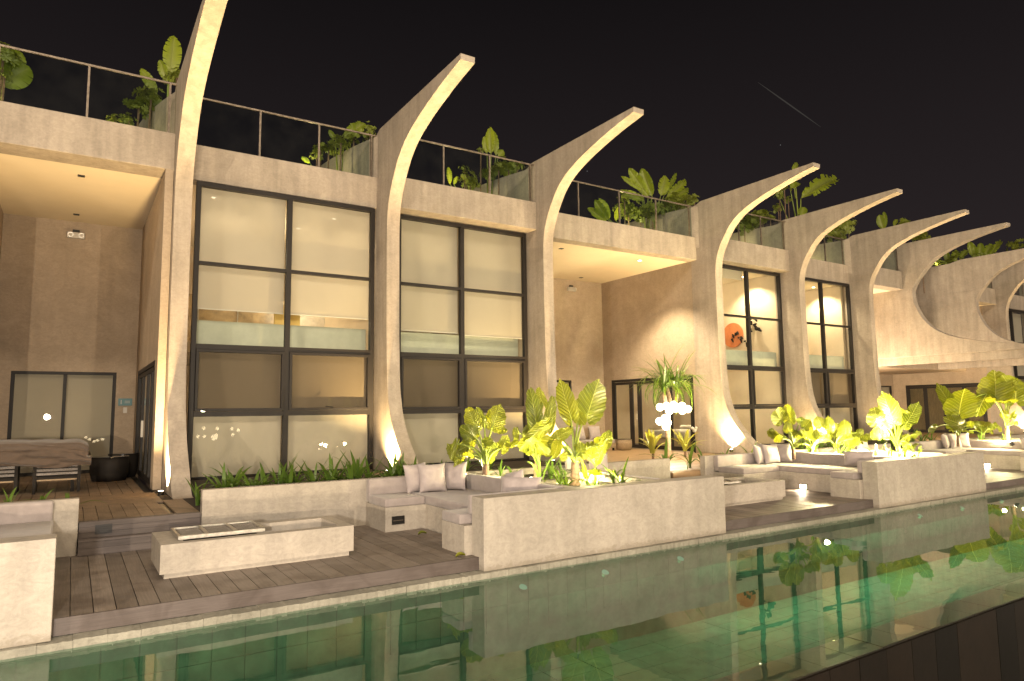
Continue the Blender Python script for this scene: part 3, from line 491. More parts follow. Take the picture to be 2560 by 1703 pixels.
# the two hanging C fins over the pavilion and the last upright one
cf = [(-4.9, 3.36), (-4.26, 3.48), (-3.5, 3.60), (-2.7, 3.76), (-1.98, 3.97), (-1.43, 4.25), (-.98, 4.72), (-.70, 5.32), (-.63, 5.76), (-.66, 6.0), (-.85, 6.33), (-1.42, 6.95), (-1.95, 7.25), (-2.65, 7.49), (-3.33, 7.65), (-4.05, 7.775)]
pc = crom(cf, 5)
for x in (27.95, 33.3):
    pr = [(-4.9, 3.30)] + pc + [(-4.06, 7.885), (-0.12, 7.875), (0.34, 7.77), (4.75, 7.77), (4.75, 3.30)]
    MB().prism_x(pr, x, x+FT).build('hanging_fin', CONC, bld, bevel=0.012)
    MB().box(x+.12, x+FT-.02, -4.85, 4.7, 2.99, 3.298).build('fin_beam', CONC, bld)
MB().box(28.26, 33.29, 4.5, 4.75, 3.3, 6.42).build('vault_wall', WALL, bld)
MB().box(33.285, 33.298, -.62, 4.7, 6.36, 6.40).build('shadow_groove', CONC, bld)
MB().prism_x(prof + [(-4.06, 7.885), (-0.12, 7.875), (0.34, 7.77), (0.34, 0.0)], 36.2, 36.5).build('fin', CONC, bld, bevel=0.012)
MB().prism_x(prof + [(-4.06, 7.885), (-0.12, 7.875), (0.34, 7.77), (0.34, 0.0)], 40.5, 40.8).build('fin', CONC, bld, bevel=0.012)
# parapets: (x0, x1, front y, back y)
BAYS = [(-6.0, 1.429, -.37, .27), (1.731, 5.679, 0.0, .36), (5.981, 9.929, -.33, .10), (10.231, 16.399, .11, .49), (16.701, 20.599, -.28, .11), (20.901, 24.829, .12, .48), (25.131, 27.949, -.28, .2), (33.61, 36.19, -.28, .2), (36.51, 40.49, .0, .36)]
for a, b, y0, y1 in BAYS: MB().box(a, b, y0, y1, 6.03, 6.76).build('parapet', CONC, bld, bevel=0.012)
# roof, ceilings
def slab(nm, m, *a): return MB().box(*a).build(nm, m, bld)
slab('roof_slab', ROOFM, -6, 27.95, .5, 7.5, 6.14, 6.42); slab('roof_slab', ROOFM, 33.61, 40.5, .5, 7.5, 6.14, 6.42)
for a, b, y0 in ((-1.56, 1.28, .272), (10.231, 16.398, .492), (25.131, 27.949, .202), (33.61, 36.19, .202)): slab('porch_ceiling', CEIL, a, b, y0, 4.9, 6.035, 6.13)
for a, b, y0 in ((1.42, 10.2, .37), (16.72, 20.6, .37), (20.92, 24.83, .49), (36.5, 40.4, .37)): slab('room_ceiling', CEIL, a, b, y0, 6.0, 6.03, 6.13)
# porch of the first villa
slab('porch_wall', WALL, -6, -1.561, .28, 4.75, -.05, 6.13)
wl = MB()
def wall_x(x0, x1, ya, yb, z1, oy0, oy1, oz):       # wall across X with one door opening
    m = MB()
    if oy0 > ya: m.box(x0, x1, ya, oy0, 0, z1)
    if oy1 < yb: m.box(x0, x1, oy1, yb, 0, z1)
    m.box(x0, x1, oy0, oy1, oz, z1); return m
def wall_y(y0, y1, xa, xb, z1, ox0, ox1, oz0, oz):
    m = MB().box(xa, ox0, y0, y1, 0, z1).box(ox1, xb, y0, y1, 0, z1).box(ox0, ox1, y0, y1, oz, z1)
    if oz0 > 0: m.box(ox0, ox1, y0, y1, 0, oz0)
    return m
wall_x(1.28, 1.42, -.365, 4.749, 6.029, .08, 4.06, 2.4).build('porch_wall', WALL, bld)
wall_y(4.75, 4.9, -1.56, 1.42, 6.13, -1.23, .86, .0, 2.4).build('porch_wall', WALL, bld)
wall_y(4.75, 4.9, 10.23, 16.4, 6.13, 10.9, 14.9, .0, 2.4).build('porch_wall', WALL, bld)
wall_x(16.402, 16.55, .345, 4.9, 6.13, .45, 4.33, 2.4).build('porch_wall', WALL, bld)
slab('porch_wall', WALL, 10.08, 10.229, .345, 4.9, 0, 6.13)
wall_y(4.75, 4.9, 25.13, 36.2, 6.13, 35.0, 36.0, 0, 2.4).build('porch_wall', WALL, bld)
wall_x(36.202, 36.35, .345, 4.9, 6.13, .47, 4.13, 2.4).build('porch_wall', WALL, bld)
slab('porch_wall', WALL, 25.0, 25.13, .345, 4.9, 0, 6.13)
slab('pavilion_soffit', WALL, 28.26, 36.18, 1.2, 4.74, 2.99, 3.28)
# interior walls and floors
ROOMW = simple('room_wall', (.62, .52, .38), .85, nscale=2, namt=.06)
RFLOOR = simple('room_floor', (.22, .17, .12), .5, nscale=5, namt=.2)
slab('room_wall', ROOMW, 1.42, 16.3, 6.0, 6.15, 0, 6.13)
slab('room_wall', ROOMW, 16.56, 40.4, 6.0, 6.15, 0, 6.13)
slab('room_wall', ROOMW, 20.62, 20.75, .36, 5.99, 0, 6.03) ; slab('room_wall', ROOMW, 24.85, 24.98, .5, 5.99, 0, 6.03)
slab('room_wall', ROOMW, 5.78, 5.90, .62, 5.99, 0, 6.03); slab('room_wall', ROOMW, 9.95, 10.07, .36, 5.99, 0, 6.03)
slab('room_floor', RFLOOR, 1.42, 40.4, .06, 5.99, -.2, -.02)
for a, b in ((1.45, 5.77), (5.92, 9.94), (16.57, 20.61), (20.77, 24.84), (36.5, 40.4)): slab('mezzanine_floor', ROOMW, a, b, 1.6, 5.98, 2.70, 2.95)
ZS = [1.36, 2.69, 4.36]
def window(x0, x1, xm, y, zb, sash=(1,), tint=True, fw=.09, name='window', zs=ZS, zt=6.01, hinge=False):
    f = MB().box(x0, x1, y-.05, y+.07, zt-fw, zt).box(x0, x0+fw, y-.05, y+.07, zb, zt-fw-.0005).box(x1-fw, x1, y-.05, y+.07, zb, zt-fw-.0005).box(x0+fw+.0005, x1-fw-.0005, y-.05, y+.07, zb, zb+fw).build(name, FRAME, bld, bevel=.006)
    MB().box(xm-.05, xm+.05, y-.055, y+.065, zb+fw+.0005, zt-fw-.001).build('mullion', FRAME, f)
    rows = [zb] + [z for z in zs if z > zb+.2] + [zt]
    for i, z in enumerate(rows[1:-1]):
        th = .05 if i in (0, 1) and len(rows) > 3 else .032
        for a, b in ((x0+fw+.001, xm-.051), (xm+.051, x1-fw-.001)): MB().box(a, b, y-.052, y+.06, z-th, z+th).build('transom', FRAME, f)
    for i in range(len(rows)-1):
        for a, b in ((x0+fw, xm-.05), (xm+.05, x1-fw)):
            z0, z1 = rows[i]+.03, rows[i+1]-.03
            gl = SCREEN if (i in sash and tint) else GLASS
            p = MB(); p.v = [(a, y+.02, z0), (b, y+.02, z0), (b, y+.02, z1), (a, y+.02, z1)]; p.f = [(0, 1, 2, 3)]; p.build('pane', gl, f)
            if i in sash:
                q = .055; z0 += .025; z1 -= .025; a2, b2 = a+.004, b-.004
                MB().box(a2, b2, y-.075, y+.015, z1-q, z1).box(a2, b2, y-.075, y+.015, z0, z0+q).box(a2, a2+q, y-.075, y+.015, z0+q+.0005, z1-q-.0005).box(b2-q, b2, y-.075, y+.015, z0+q+.0005, z1-q-.0005).build('sash', FRAME, f, bevel=.004)
    return f
def blind(f, x0, x1, y, z0, z1, m=None):
    n = 10; b = MB()
    for i in range(n+1):
        xx = x0+(x1-x0)*i/n
        for j in range(5): b.v.append((xx, y+.004*math.sin(i*1.7+j), z0+(z1-z0)*j/4))
    for i in range(n):
        for j in range(4): k = i*5+j; b.f.append((k, k+5, k+6, k+1))
    o = b.build('roller_blind', m or BLIND, f, smooth=True); MB().box(x0, x1, y-.012, y+.012, z0-.022, z0-.001).build('blind_bar', WHITE, f) if z0 > .2 else None
    return o
w1 = window(1.88, 5.63, 3.72, .03, .06, hinge=True)
blind(w1, 1.98, 3.66, .135, 3.47, 5.95); blind(w1, 3.78, 5.55, .135, 3.47, 5.95)
blind(w1, 1.98, 3.66, .13, .08, 2.66); blind(w1, 3.78, 5.55, .13, .08, 2.66)
w2 = window(6.24, 9.88, 7.96, .14, .06)
blind(w2, 6.3, 7.9, .24, 3.28, 5.95); blind(w2, 8.02, 9.8, .24, 3.24, 5.95); blind(w2, 6.3, 7.9, .24, .08, 2.66); blind(w2, 8.02, 9.8, .24, .08, 2.66)
w4 = window(16.86, 20.59, 18.82, .15, .06, tint=False); w5 = window(21.06, 24.82, 23.0, .15, .06)
w9 = window(36.6, 40.4, 38.5, .05, .06)
MB().box(16.95, 18.75, .26, .272, 5.62, 5.95).build('roller_blind', BLIND, w4)
blind(w5, 21.1, 22.95, .36, .08, 2.6); blind(w5, 23.05, 24.75, .36, .08, 2.6)
blind(w9, 36.7, 38.4, .3, .08, 5.9); blind(w9, 38.6, 40.3, .3, .08, 5.9)
for a, b, y in ((1.95, 5.6, .42), (6.3, 9.85, .5), (16.95, 20.55, .4), (21.1, 24.78, .5)):
    MB().box(a, b, y, y+.12, 2.66, 3.26).build('balustrade', SLAB, bld)
t = MB().tube([(4.55, -.03, 1.50), (4.70, -.10, 1.475)], .012, 6).build('window_handle', BLACK, w1)
# back room fittings seen through the gap of the first window
MB().box(1.5, 5.7, 4.2, 4.26, 2.95, 4.4).build('room_partition', simple('marbled_panel', (.36, .27, .15), .4, nscale=1.3, namt=.7), bld)
for k in range(5): MB().box(1.6+.95*k, 1.62+.95*k, 4.17, 4.199, 2.95, 4.4).build('panel_trim', STEEL, bld)
MB().box(3.9, 4.5, 1.9, 1.96, 2.96, 3.9).build('yellow_panel', simple('yellow_paint', (.75, .55, .18), .5), bld)  # plain yellow panel colour
MB().box(4.55, 6.0, 4.1, 4.15, 2.95, 4.2).build('white_panel', LINEN, bld)
# porch windows and folding doors
def flatwin_y(x0, x1, y, z1, muls, nm='porch_window', bl=True):
    f = MB().box(x0, x1, y-.03, y+.05, z1-.07, z1).box(x0, x0+.07, y-.03, y+.05, 0, z1-.0705).box(x1-.07, x1, y-.03, y+.05, 0, z1-.0705).box(x0+.0705, x1-.0705, y-.03, y+.05, 0, .07).build(nm, FRAME, bld, bevel=.005)
    xs = [x0+.07] + muls + [x1-.07]
    for m in muls: MB().box(m-.035, m+.035, y-.035, y+.045, .0705, z1-.071).build('mullion', FRAME, f)
    for a, b in zip(xs[:-1], xs[1:]):
        p = MB(); p.v = [(a, y, .05), (b, y, .05), (b, y, z1-.05), (a, y, z1-.05)]; p.f = [(0, 1, 2, 3)]; p.build('pane', GLASS, f)
        if bl: MB().box(a, b, y+.09, y+.096, .03, z1-.04).build('roller_blind', BLIND, f)
    return f
flatwin_y(-1.23, .86, 4.78, 2.4, [-.19])
flatwin_y(10.9, 14.9, 4.78, 2.4, [12.2, 13.3, 14.2], bl=True)
flatwin_y(35.0, 36.0, 4.78, 2.4, [], bl=True)
def doors_x(x, y0, y1, z1, posts, bl=True, gl=GLASS, nm='folding_door'):
    f = MB().box(x-.01, x+.09, y0, y1, z1-.09, z1).box(x-.01, x+.09, y0, y0+.08, 0, z1-.0905).box(x-.01, x+.09, y1-.08, y1, 0, z1-.0905).build(nm, FRAME, bld, bevel=.005)
    ys = [y0+.08] + posts + [y1-.08]
    for a, b in zip(ys[:-1], ys[1:]):
        q = .09
        MB().box(x+.01, x+.06, a, a+q, .02, z1-.1).box(x+.01, x+.06, b-q, b, .02, z1-.1).box(x+.01, x+.06, a+q+.0005, b-q-.0005, z1-.19, z1-.1).box(x+.01, x+.06, a+q+.0005, b-q-.0005, .02, .14).build('door_leaf', FRAME, f, bevel=.004)
        p = MB(); p.v = [(x+.035, a+q, .1), (x+.035, b-q, .1), (x+.035, b-q, z1-.15), (x+.035, a+q, z1-.15)]; p.f = [(0, 1, 2, 3)]; p.build('pane', gl, f)
    return f
d0 = doors_x(1.28, .08, 4.04, 2.4, [.9, 1.75, 2.9])
for y in (1.70, 1.82): MB().tube([(1.235, y, .90), (1.235, y, 1.24)], .022, 10).build('door_handle', WHITE, d0)
MB().box(1.40, 1.41, .1, 4.0, 0, 2.4).build('roller_blind', BLIND, d0)
d3 = doors_x(16.40, .45, 4.31, 2.4, [1.5, 2.93, 3.33])
for y in (3.0,): MB().tube([(16.36, y, .95), (16.36, y, 1.3)], .012, 8).build('door_handle', STEEL, d3)
d6 = doors_x(36.20, .47, 4.13, 2.4, [1.4, 2.3, 3.2])
DRK = simple('dark_curtain', (.10, .075, .04), .9, nscale=12, namt=.5, stretch=(1, 6, .3)); MB().box(36.28, 36.30, .5, 4.1, 0, 2.4).build('dark_curtain', DRK, d6)
# rooftop wing walls, curving back from each fin
for x in FL + [27.95, 36.2]:
    path = [(x-.002, -.02), (x-.10, .28), (x-.22, .7), (x-.34, 1.2), (x-.45, 1.8), (x-.55, 2.6), (x-.62, 3.6), (x-.66, 5.0)]
    m = MB(); path = crom(path, 3)
    for i, (px, py) in enumerate(path):
        a = path[max(i-1, 0)]; b = path[min(i+1, len(path)-1)]; d = Vector((b[0]-a[0], b[1]-a[1])).normalized(); nx, ny = d.y, -d.x
        m.v += [(px, py, 6.4), (px, py, 7.75), (px+nx*.16, py+ny*.16, 7.75), (px+nx*.16, py+ny*.16, 6.4)]
    for i in range(len(path)-1):
        k = 4*i; m.f += [(k, k+1, k+5, k+4), (k+1, k+2, k+6, k+5), (k+2, k+3, k+7, k+6)]
    m.f.append((0, 3, 2, 1)); k = 4*(len(path)-1); m.f.append((k, k+1, k+2, k+3))
    m.build('wing_wall', CONC, bld)
# ---------------------------------------------------------------- roof railings
RAILS = [(-6, 1.425, -.28, [-2.9, -1.36, -.03, 1.31], 'far left bay beside the cropped banana leaves'), (1.735, 5.675, .09, [1.80, 3.08, 4.34, 5.56], 'bay over the widest window, between first and second fin'), (5.985, 9.925, -.24, [6.1, 7.27, 8.57, 9.80], 'bay between second and third fin'), (10.235, 16.395, .20, [10.4, 11.75, 13.28, 14.77, 16.22], 'long bay over the middle porch'), (16.705, 20.595, -.2, [16.9, 18.1, 19.24, 20.45], 'bay just right of the fourth fin'), (20.905, 24.825, .2, [21.1, 22.3, 23.5, 24.65], 'bay between fifth and sixth fin'), (25.135, 27.94, -.2, [25.3, 26.6, 27.8], 'short bay left of the first hanging fin'), (33.61, 36.19, -.2, [33.8, 35, 36.05], 'small far bay beyond the hanging fins'), (36.51, 40.4, .09, [36.7, 38.4, 40.2], 'rightmost bay past the last fin')]
for a, b, y, posts, lab in RAILS:
    t = thing('glass_railing', 'smoked glass roof railing, ' + lab, 'railing', ((a+b)/2, y, 6.76), 'glass railings along the roof')
    MB().box(a, b, y-.022, y+.022, 7.765, 7.80).build('top_rail', RAIL, t, bevel=.004)
    for p in posts:
        MB().box(p-.018, p+.018, y-.02, y+.02, 6.761, 7.7645).build('post', RAIL, t)
    ps = [a] + posts + [b]
    for p, q in zip(ps[:-1], ps[1:]):
        if q-p < .15: continue
        m = MB(); m.v = [(p+.03, y, 6.765), (q-.05, y, 6.765), (q-.05, y, 7.76), (p+.03, y, 7.76)]; m.f = [(0, 1, 2, 3)]; m.build('glass_pane', SMOKE, t)

ORD = ['leftmost', 'second', 'third', 'fourth', 'fifth', 'sixth', 'seventh', 'eighth', 'ninth', 'tenth', 'eleventh', 'twelfth', 'thirteenth', 'fourteenth', 'fifteenth', 'sixteenth', 'seventeenth', 'rightmost']
def nth(k, n): return 'rightmost' if k == n-1 else ORD[k] if k == 0 else ORD[k]+' from left'
# ---------------------------------------------------------------- planter benches
def cushion(nm, x0, x1, y0, y1, z0, z1, label, cat, grp, r=.022):
    o = MB().box(x0, x1, y0, y1, z0, z1).build(nm, CUSH, None); md = o.modifiers.new('bevel', 'BEVEL'); md.width = r; md.segments = 3
    o.data.polygons.foreach_set('use_smooth', [True]*len(o.data.polygons)); tag(o, label, cat, grp); return o
UN = {0: ('in the middle of the photo, nearest planter box', 1), 8.6: ('at the second, right hand planter box', 1), 17.2: ('at the far right planter box', 1), -8.6: ('at the far left edge', 1)}
def bench(dx, rear0, rear1, lab, where, x_in=3.95):
    u = thing('planter_bench', lab, 'planter bench', (6.4+dx, -5.6, -.55), 'concrete planter benches along the pool')
    x_in = x_in if dx == 0 else 3.4+dx if dx > 0 else 3.95+dx
    MB().box(4.22+dx, 8.53+dx, -7.27, -6.97, -.55, .31).build('front_wall', PLNT, u, bevel=.008)
    MB().box(rear0, rear1, -4.05, -3.90, -.42, .31).build('rear_wall', PLNT, u, bevel=.008)
    MB().box(5.75+dx, 5.90+dx, -6.968, -4.052, -.42, .305).build('planter_side', PLNT, u, bevel=.006)
    MB().box(7.30+dx, 7.42+dx, -6.968, -4.052, -.42, .305).build('planter_side', PLNT, u, bevel=.006)
    MB().box(x_in, 5.748+dx, -4.86, -4.052, -.42, -.045).build('bench_base', PLNT, u, bevel=.006)
    MB().box(4.60+dx, 5.748+dx, -6.35, -4.862, -.42, -.045).build('bench_base', PLNT, u, bevel=.006)
    MB().box(4.12+dx, 5.748+dx, -6.968, -6.352, -.548, -.045).build('bench_base', PLNT, u, bevel=.006)
    MB().box(7.422+dx, 8.45+dx, -6.968, -4.052, -.42, -.045).build('bench_base', PLNT, u, bevel=.006)
    s = MB().box(5.905+dx, 7.295+dx, -6.965, -4.055, -.3, .20).build('planter_soil', SOIL, u)
    g1, g2 = 'grey seat cushions on the planter benches', 'grey back cushions on the planter benches'
    cushion('seat_cushion', x_in-.01, 4.59+dx, -4.87, -4.19, -.044, .08, 'grey seat cushion on the rear arm '+where, 'cushion', g1)
    cushion('seat_cushion', 4.60+dx, 5.60+dx, -6.36, -4.19, -.044, .08, 'long grey seat cushion in front of the plants '+where, 'cushion', g1)
    cushion('seat_cushion', 4.11+dx, 5.60+dx, -6.86, -6.37, -.044, .08, 'small grey seat cushion on the pool side arm '+where, 'cushion', g1)
    cushion('seat_cushion', 7.56+dx, 8.46+dx, -6.9, -4.19, -.044, .08, 'grey seat cushion on the side right of the plants '+where, 'cushion', g1)
    cushion('back_cushion', x_in, 5.59+dx, -4.18, -4.056, -.02, .315, 'grey back cushion along the rear wall '+where, 'cushion', g2)
    cushion('back_cushion', 5.61+dx, 5.745+dx, -6.84, -4.19, -.02, .315, 'long grey back cushion before the leaves '+where, 'cushion', g2)
    cushion('back_cushion', 4.215+dx, 5.59+dx, -6.965, -6.87, .085, .315, 'grey back cushion against the pool side wall '+where, 'cushion', g2)
    cushion('back_cushion', 7.56+dx, 8.45+dx, -4.18, -4.056, .03, .315, 'grey back cushion on the rear wall at right '+where, 'cushion', g2, .035)
    cushion('back_cushion', 7.425+dx, 7.55+dx, -6.9, -4.19, -.02, .315, 'grey back cushion on the right of the plants '+where, 'cushion', g2)
    return u
bench(0, 1.57, 10.67, 'pale rendered planter box with U shaped bench, in the middle of the photo', 'in the nearest planter bench')
bench(8.6, 11.74, 19.3, 'rendered planter bench with greenish front, second along the pool', 'in the second planter bench')
bench(17.2, 20.3, 40, 'partly cropped planter bench at the right edge of the photo', 'in the far right planter bench')
bench(-8.6, -8, .12, 'cropped planter bench at the left edge beside the deck steps', 'at the cropped left planter bench')

# ---------------------------------------------------------------- pillows
def pillow_mesh(seed, sx=.46, sy=.46, t=.085):
    r = random.Random(seed); n = 14; m = MB(); off = Vector((seed*3.1, 0, 0))
    def P(i, j, s):
        u, v = 2*i/n-1, 2*j/n-1
        k = (1-abs(u)**2.6)*(1-abs(v)**2.6); k = max(k, 0)**.55
        x = u*sx/2*(1-.09*(1-abs(v)**2)*abs(u)**3); y = v*sy/2*(1-.09*(1-abs(u)**2)*abs(v)**3)
        wv = noise.noise(Vector((u*2.6, v*2.6, s))+off)*.014*(k+.2)
        return (x, y, s*(t*k+.004)+wv)
    for s in (1, -1):
        for i in range(n+1):
            for j in range(n+1): m.v.append(P(i, j, s))
    N1 = (n+1)**2
    for i in range(n):
        for j in range(n):
            a = i*(n+1)+j; m.f.append((a, a+n+1, a+n+2, a+1)); m.f.append((N1+a, N1+a+1, N1+a+n+2, N1+a+n+1))
    for i in range(n):
        m.f.append((i*(n+1), N1+i*(n+1), N1+(i+1)*(n+1), (i+1)*(n+1))); m.f.append((i*(n+1)+n, (i+1)*(n+1)+n, N1+(i+1)*(n+1)+n, N1+i*(n+1)+n))
        m.f.append((i, i+1, N1+i+1, N1+i)); b = n*(n+1); m.f.append((b+i, N1+b+i, N1+b+i+1, b+i+1))
    return m.mesh('pillow', PILL, True)
PM = [pillow_mesh(k) for k in range(3)]; PMW = [pillow_mesh(7, .62, .30, .11), pillow_mesh(8, .55, .34, .12)]
def pillow(me, loc, face, tilt, label, roll=0, scl=1):      # face: direction in XY the pillow front looks
    o = bpy.data.objects.new('pillow', me); C.objects.link(o)
    d = Vector((face[0], face[1], 0)).normalized(); n = (d*math.cos(tilt)+Vector((0, 0, 1))*math.sin(tilt)).normalized()
    up = (Vector((0, 0, 1))*math.cos(tilt)-d*math.sin(tilt)).normalized(); x = up.cross(n)
    M = Matrix((x, up, n)).transposed().to_4x4() @ Matrix.Rotation(roll, 4, 'Z') @ Matrix.Scale(scl, 4); M.translation = loc
    o.matrix_world = M; tag(o, label, 'pillow', 'grey scatter pillows'); return o
for dx, nm in ((0, 'in the nearest bench'), (8.6, 'in the second bench'), (17.2, 'in the far right bench')):
    pillow(PM[0], (4.93+dx, -4.42, .30), (-.15, -1), .25, 'square pillow in front of two others '+nm)
    pillow(PM[1], (4.72+dx, -4.27, .30), (.25, -1), .2, 'pillow behind the left side of the front one '+nm, .05)
    pillow(PM[2], (5.34+dx, -4.40, .30), (-1, -.55), .22, 'pillow leaning in the corner at right '+nm, .06)
    pillow(PMW[0], (5.46+dx, -6.2, .27), (-1, -.9), .35, 'long bolster pillow at the pool end '+nm)
pillow(PMW[1], (5.50, -5.93, .30), (-1, .2), .3, 'grey pillow half hidden behind the bolster, nearest bench', .2)
pillow(PM[1], (7.64, -4.60, .36), (.5, -1), .15, 'left of the two yellow lit pillows right of the big leaved plants', .05, .95)
pillow(PM[0], (8.25, -4.60, .34), (-.1, -1), .1, 'right of the two yellow lit pillows right of the big leaved plants', 0, .95)
pillow(PM[2], (16.35, -4.6, .34), (.4, -1), .12, 'yellow lit pillow right of the glaring plant in the second planter', 0, .95)
pillow(PM[1], (16.95, -4.6, .32), (0, -1), .12, 'shaded grey pillow right of the glaring plant, behind the second planter', 0, .95)

# ---------------------------------------------------------------- fire tables
def fire_table(dx, lab):
    t = thing('fire_table', lab, 'fire table', (1.95+dx, -5.65, -.4), 'rendered fire tables on the lower decks')
    X0_, X1_, Y0_, Y1_ = .86+dx, 3.01+dx, -6.13, -5.16
    MB().box(X0_+.045, X1_-.045, Y0_+.035, Y1_-.035, -.4, -.345).build('plinth', PLNT, t)
    hx0, hx1, hy0, hy1 = 1.10+dx, 2.86+dx, -6.0, -5.30
    MB().box(X0_, X1_, Y0_, hy0, -.344, -.035).box(X0_, X1_, hy1, Y1_, -.344, -.035).box(X0_, hx0, hy0+.0004, hy1-.0004, -.344, -.0352).box(hx1, X1_, hy0+.0004, hy1-.0004, -.344, -.0352).box(hx0, hx1, hy0, hy1, -.344, -.25).build('body', PLNT, t, bevel=.0)
    MB().box(hx0+.01, hx0+.86, hy0+.01, hy1-.01, -.249, -.09).build('burner_tray', CHAR, t)
    return t
fire_table(0, 'long low rendered fire table on the lower deck in front of the steps')
fire_table(8.6, 'shaded fire table on the second deck, half hidden by the nearest planter box')
def grate(dx, lab):
    t = thing('fire_grate', lab, 'grate', (1.52+dx, -5.5, -.03), 'steel grates on the fire tables')
    x0, x1, y0, y1 = 1.05+dx, 1.99+dx, -5.93, -5.24
    MB().box(x0, x1, y0, y0+.035, -.034, .010).box(x0, x1, y1-.035, y1, -.034, .010).box(x0, x0+.035, y0+.0355, y1-.0355, -.034, .0095).box(x1-.035, x1, y0+.0355, y1-.0355, -.034, .0095).build('grate_frame', STEEL, t, bevel=.004)
    me = MB().tube([(x0+.03-1.52-dx, 0, 0), (x1-.03-1.52-dx, 0, 0)], .0042, 6).mesh('grate_bar', BARS)
    for k in range(11): inst('grate_bar', me, t, (1.52+dx, y0+.065+.055*k, -.006))
    for f in (.33, .66): MB().box(x0+(x1-x0)*f-.02, x0+(x1-x0)*f+.02, y0+.036, y1-.036, -.0335, -.0145).box(x0+(x1-x0)*f-.02, x0+(x1-x0)*f+.02, y0+.036, y1-.036, .002, .008).build('cross_bar', STEEL, t)
grate(0, 'bright steel slatted grate on the left half of the nearest fire table')
grate(8.6, 'dark slatted grate on the fire table half hidden by the nearest planter')
# lights set in the bench faces
def brick_light(p, axis, lit, lab):
    t = thing('recessed_light', lab, 'step light', p, 'brick lights in the bench faces')
    x, y, z = p
    if axis == 'Y':
        MB().box(x-.10, x+.10, y-.012, y-.0005, z+.045, z+.06).box(x-.10, x+.10, y-.012, y-.0005, z-.06, z-.045).box(x-.10, x-.085, y-.012, y-.0005, z-.0449, z+.0449).box(x+.085, x+.10, y-.012, y-.0005, z-.0449, z+.0449).build('frame', BLACK, t)
        MB().box(x-.084, x+.084, y-.006, y-.0004, z-.044, z+.044).build('lens', STEPL if lit else BLACK, t)
        MB().box(x-.08, x+.08, y-.0115, y-.0065, z-.01, z+.0).build('louvre', RAIL, t)
    else:
        MB().box(x-.012, x-.0005, y-.10, y+.10, z+.045, z+.06).box(x-.012, x-.0005, y-.10, y+.10, z-.06, z-.045).box(x-.012, x-.0005, y-.10, y-.085, z-.0449, z+.0449).box(x-.012, x-.0005, y+.085, y+.10, z-.0449, z+.0449).build('frame', BLACK, t)
        MB().box(x-.006, x-.0004, y-.084, y+.084, z-.044, z+.044).build('lens', STEPL, t)
        lamp('bench_lamp', 'SPOT', (x-.06, y, z+.01), 55, WARM2, (x-.5, y, z-.3), size=.03, cone=150)
brick_light((4.15, -4.86, -.24), 'Y', False, 'unlit black brick light in the face of the nearest bench')
brick_light((13.2, -5.43, -.33), 'X', True, 'glowing brick light under the bench right of the second fire table')
brick_light((21.8, -5.37, -.34), 'X', True, 'glowing brick light at the far right edge of the photo')

# ---------------------------------------------------------------- big leaved plants
def alo_mesh(seed):
    r = random.Random(seed); NS, NR = 96, 7; m = MB(); ph = r.uniform(0, 6); droop = r.uniform(.15, .4); fold = r.uniform(.25, .5)
    m.v.append((0, 0, 0)); m.uv.append((.5, 0))
    for k in range(1, NR+1):
        q = k/NR
        for i in range(NS):
            th = 2*math.pi*i/NS; a = th if th <= math.pi else 2*math.pi-th
            d = math.degrees(a)
            K = [(0, 1.0), (12, .93), (30, .79), (55, .62), (80, .54), (105, .49), (130, .46), (150, .43), (165, .34), (174, .2), (180, .09)]
            for (d0, r0), (d1, r1) in zip(K[:-1], K[1:]):
                if d <= d1: rr = r0+(r1-r0)*(d-d0)/(d1-d0); break
            rr *= 1 + (.030*math.sin(i*2*math.pi/6+ph)+.018*math.sin(i*2.3+ph) if q == 1 else 0)
            x, y = math.sin(th)*rr*q, math.cos(th)*rr*q
            vein = (i % 6 == 0)
            z = -droop*y*abs(y) + fold*abs(x)*(1-.3*q) - .55*x*x + (.030*q*q*math.sin(i*2*math.pi/12+ph)) + (.035*math.sin(i*2*math.pi/19+ph*2)*q**3)
            m.v.append((x, y, z)); m.uv.append((x+.5, y))
    for i in range(NS): m.f.append((0, 1+i, 1+(i+1) % NS))
    for k in range(NR-1):
        for i in range(NS):
            a = 1+k*NS; m.f.append((a+i, a+NS+i, a+NS+(i+1) % NS, a+(i+1) % NS))
    return m.mesh('leaf', ALOC, True)
AM = [alo_mesh(k) for k in range(5)]
LABS = {'A1': 'leftmost elephant ear plant in the nearest planter, behind the long cushion', 'A2': 'middle elephant ear plant of the nearest planter, with a dark upright leaf', 'A3': 'tall elephant ear plant with two huge upright leaves in the nearest planter',
        'B1': 'leftmost elephant ear plant with one high round leaf, second planter', 'B2': 'low elephant ear plant with a broad leaf beside a lamp, second planter', 'B3': 'shaded low elephant ear plant behind the bench cushion, second planter', 'B4': 'glaring white lit elephant ear plant at the pool end of the second planter',
        'C1': 'elephant ear plant left in the far right planter, in front of the dark doorway', 'C2': 'tall elephant ear plant with a bare trunk at the right edge of the photo', 'C3': 'small young elephant ear plant between the two tall ones at the far right'}
rl = random.Random(3)
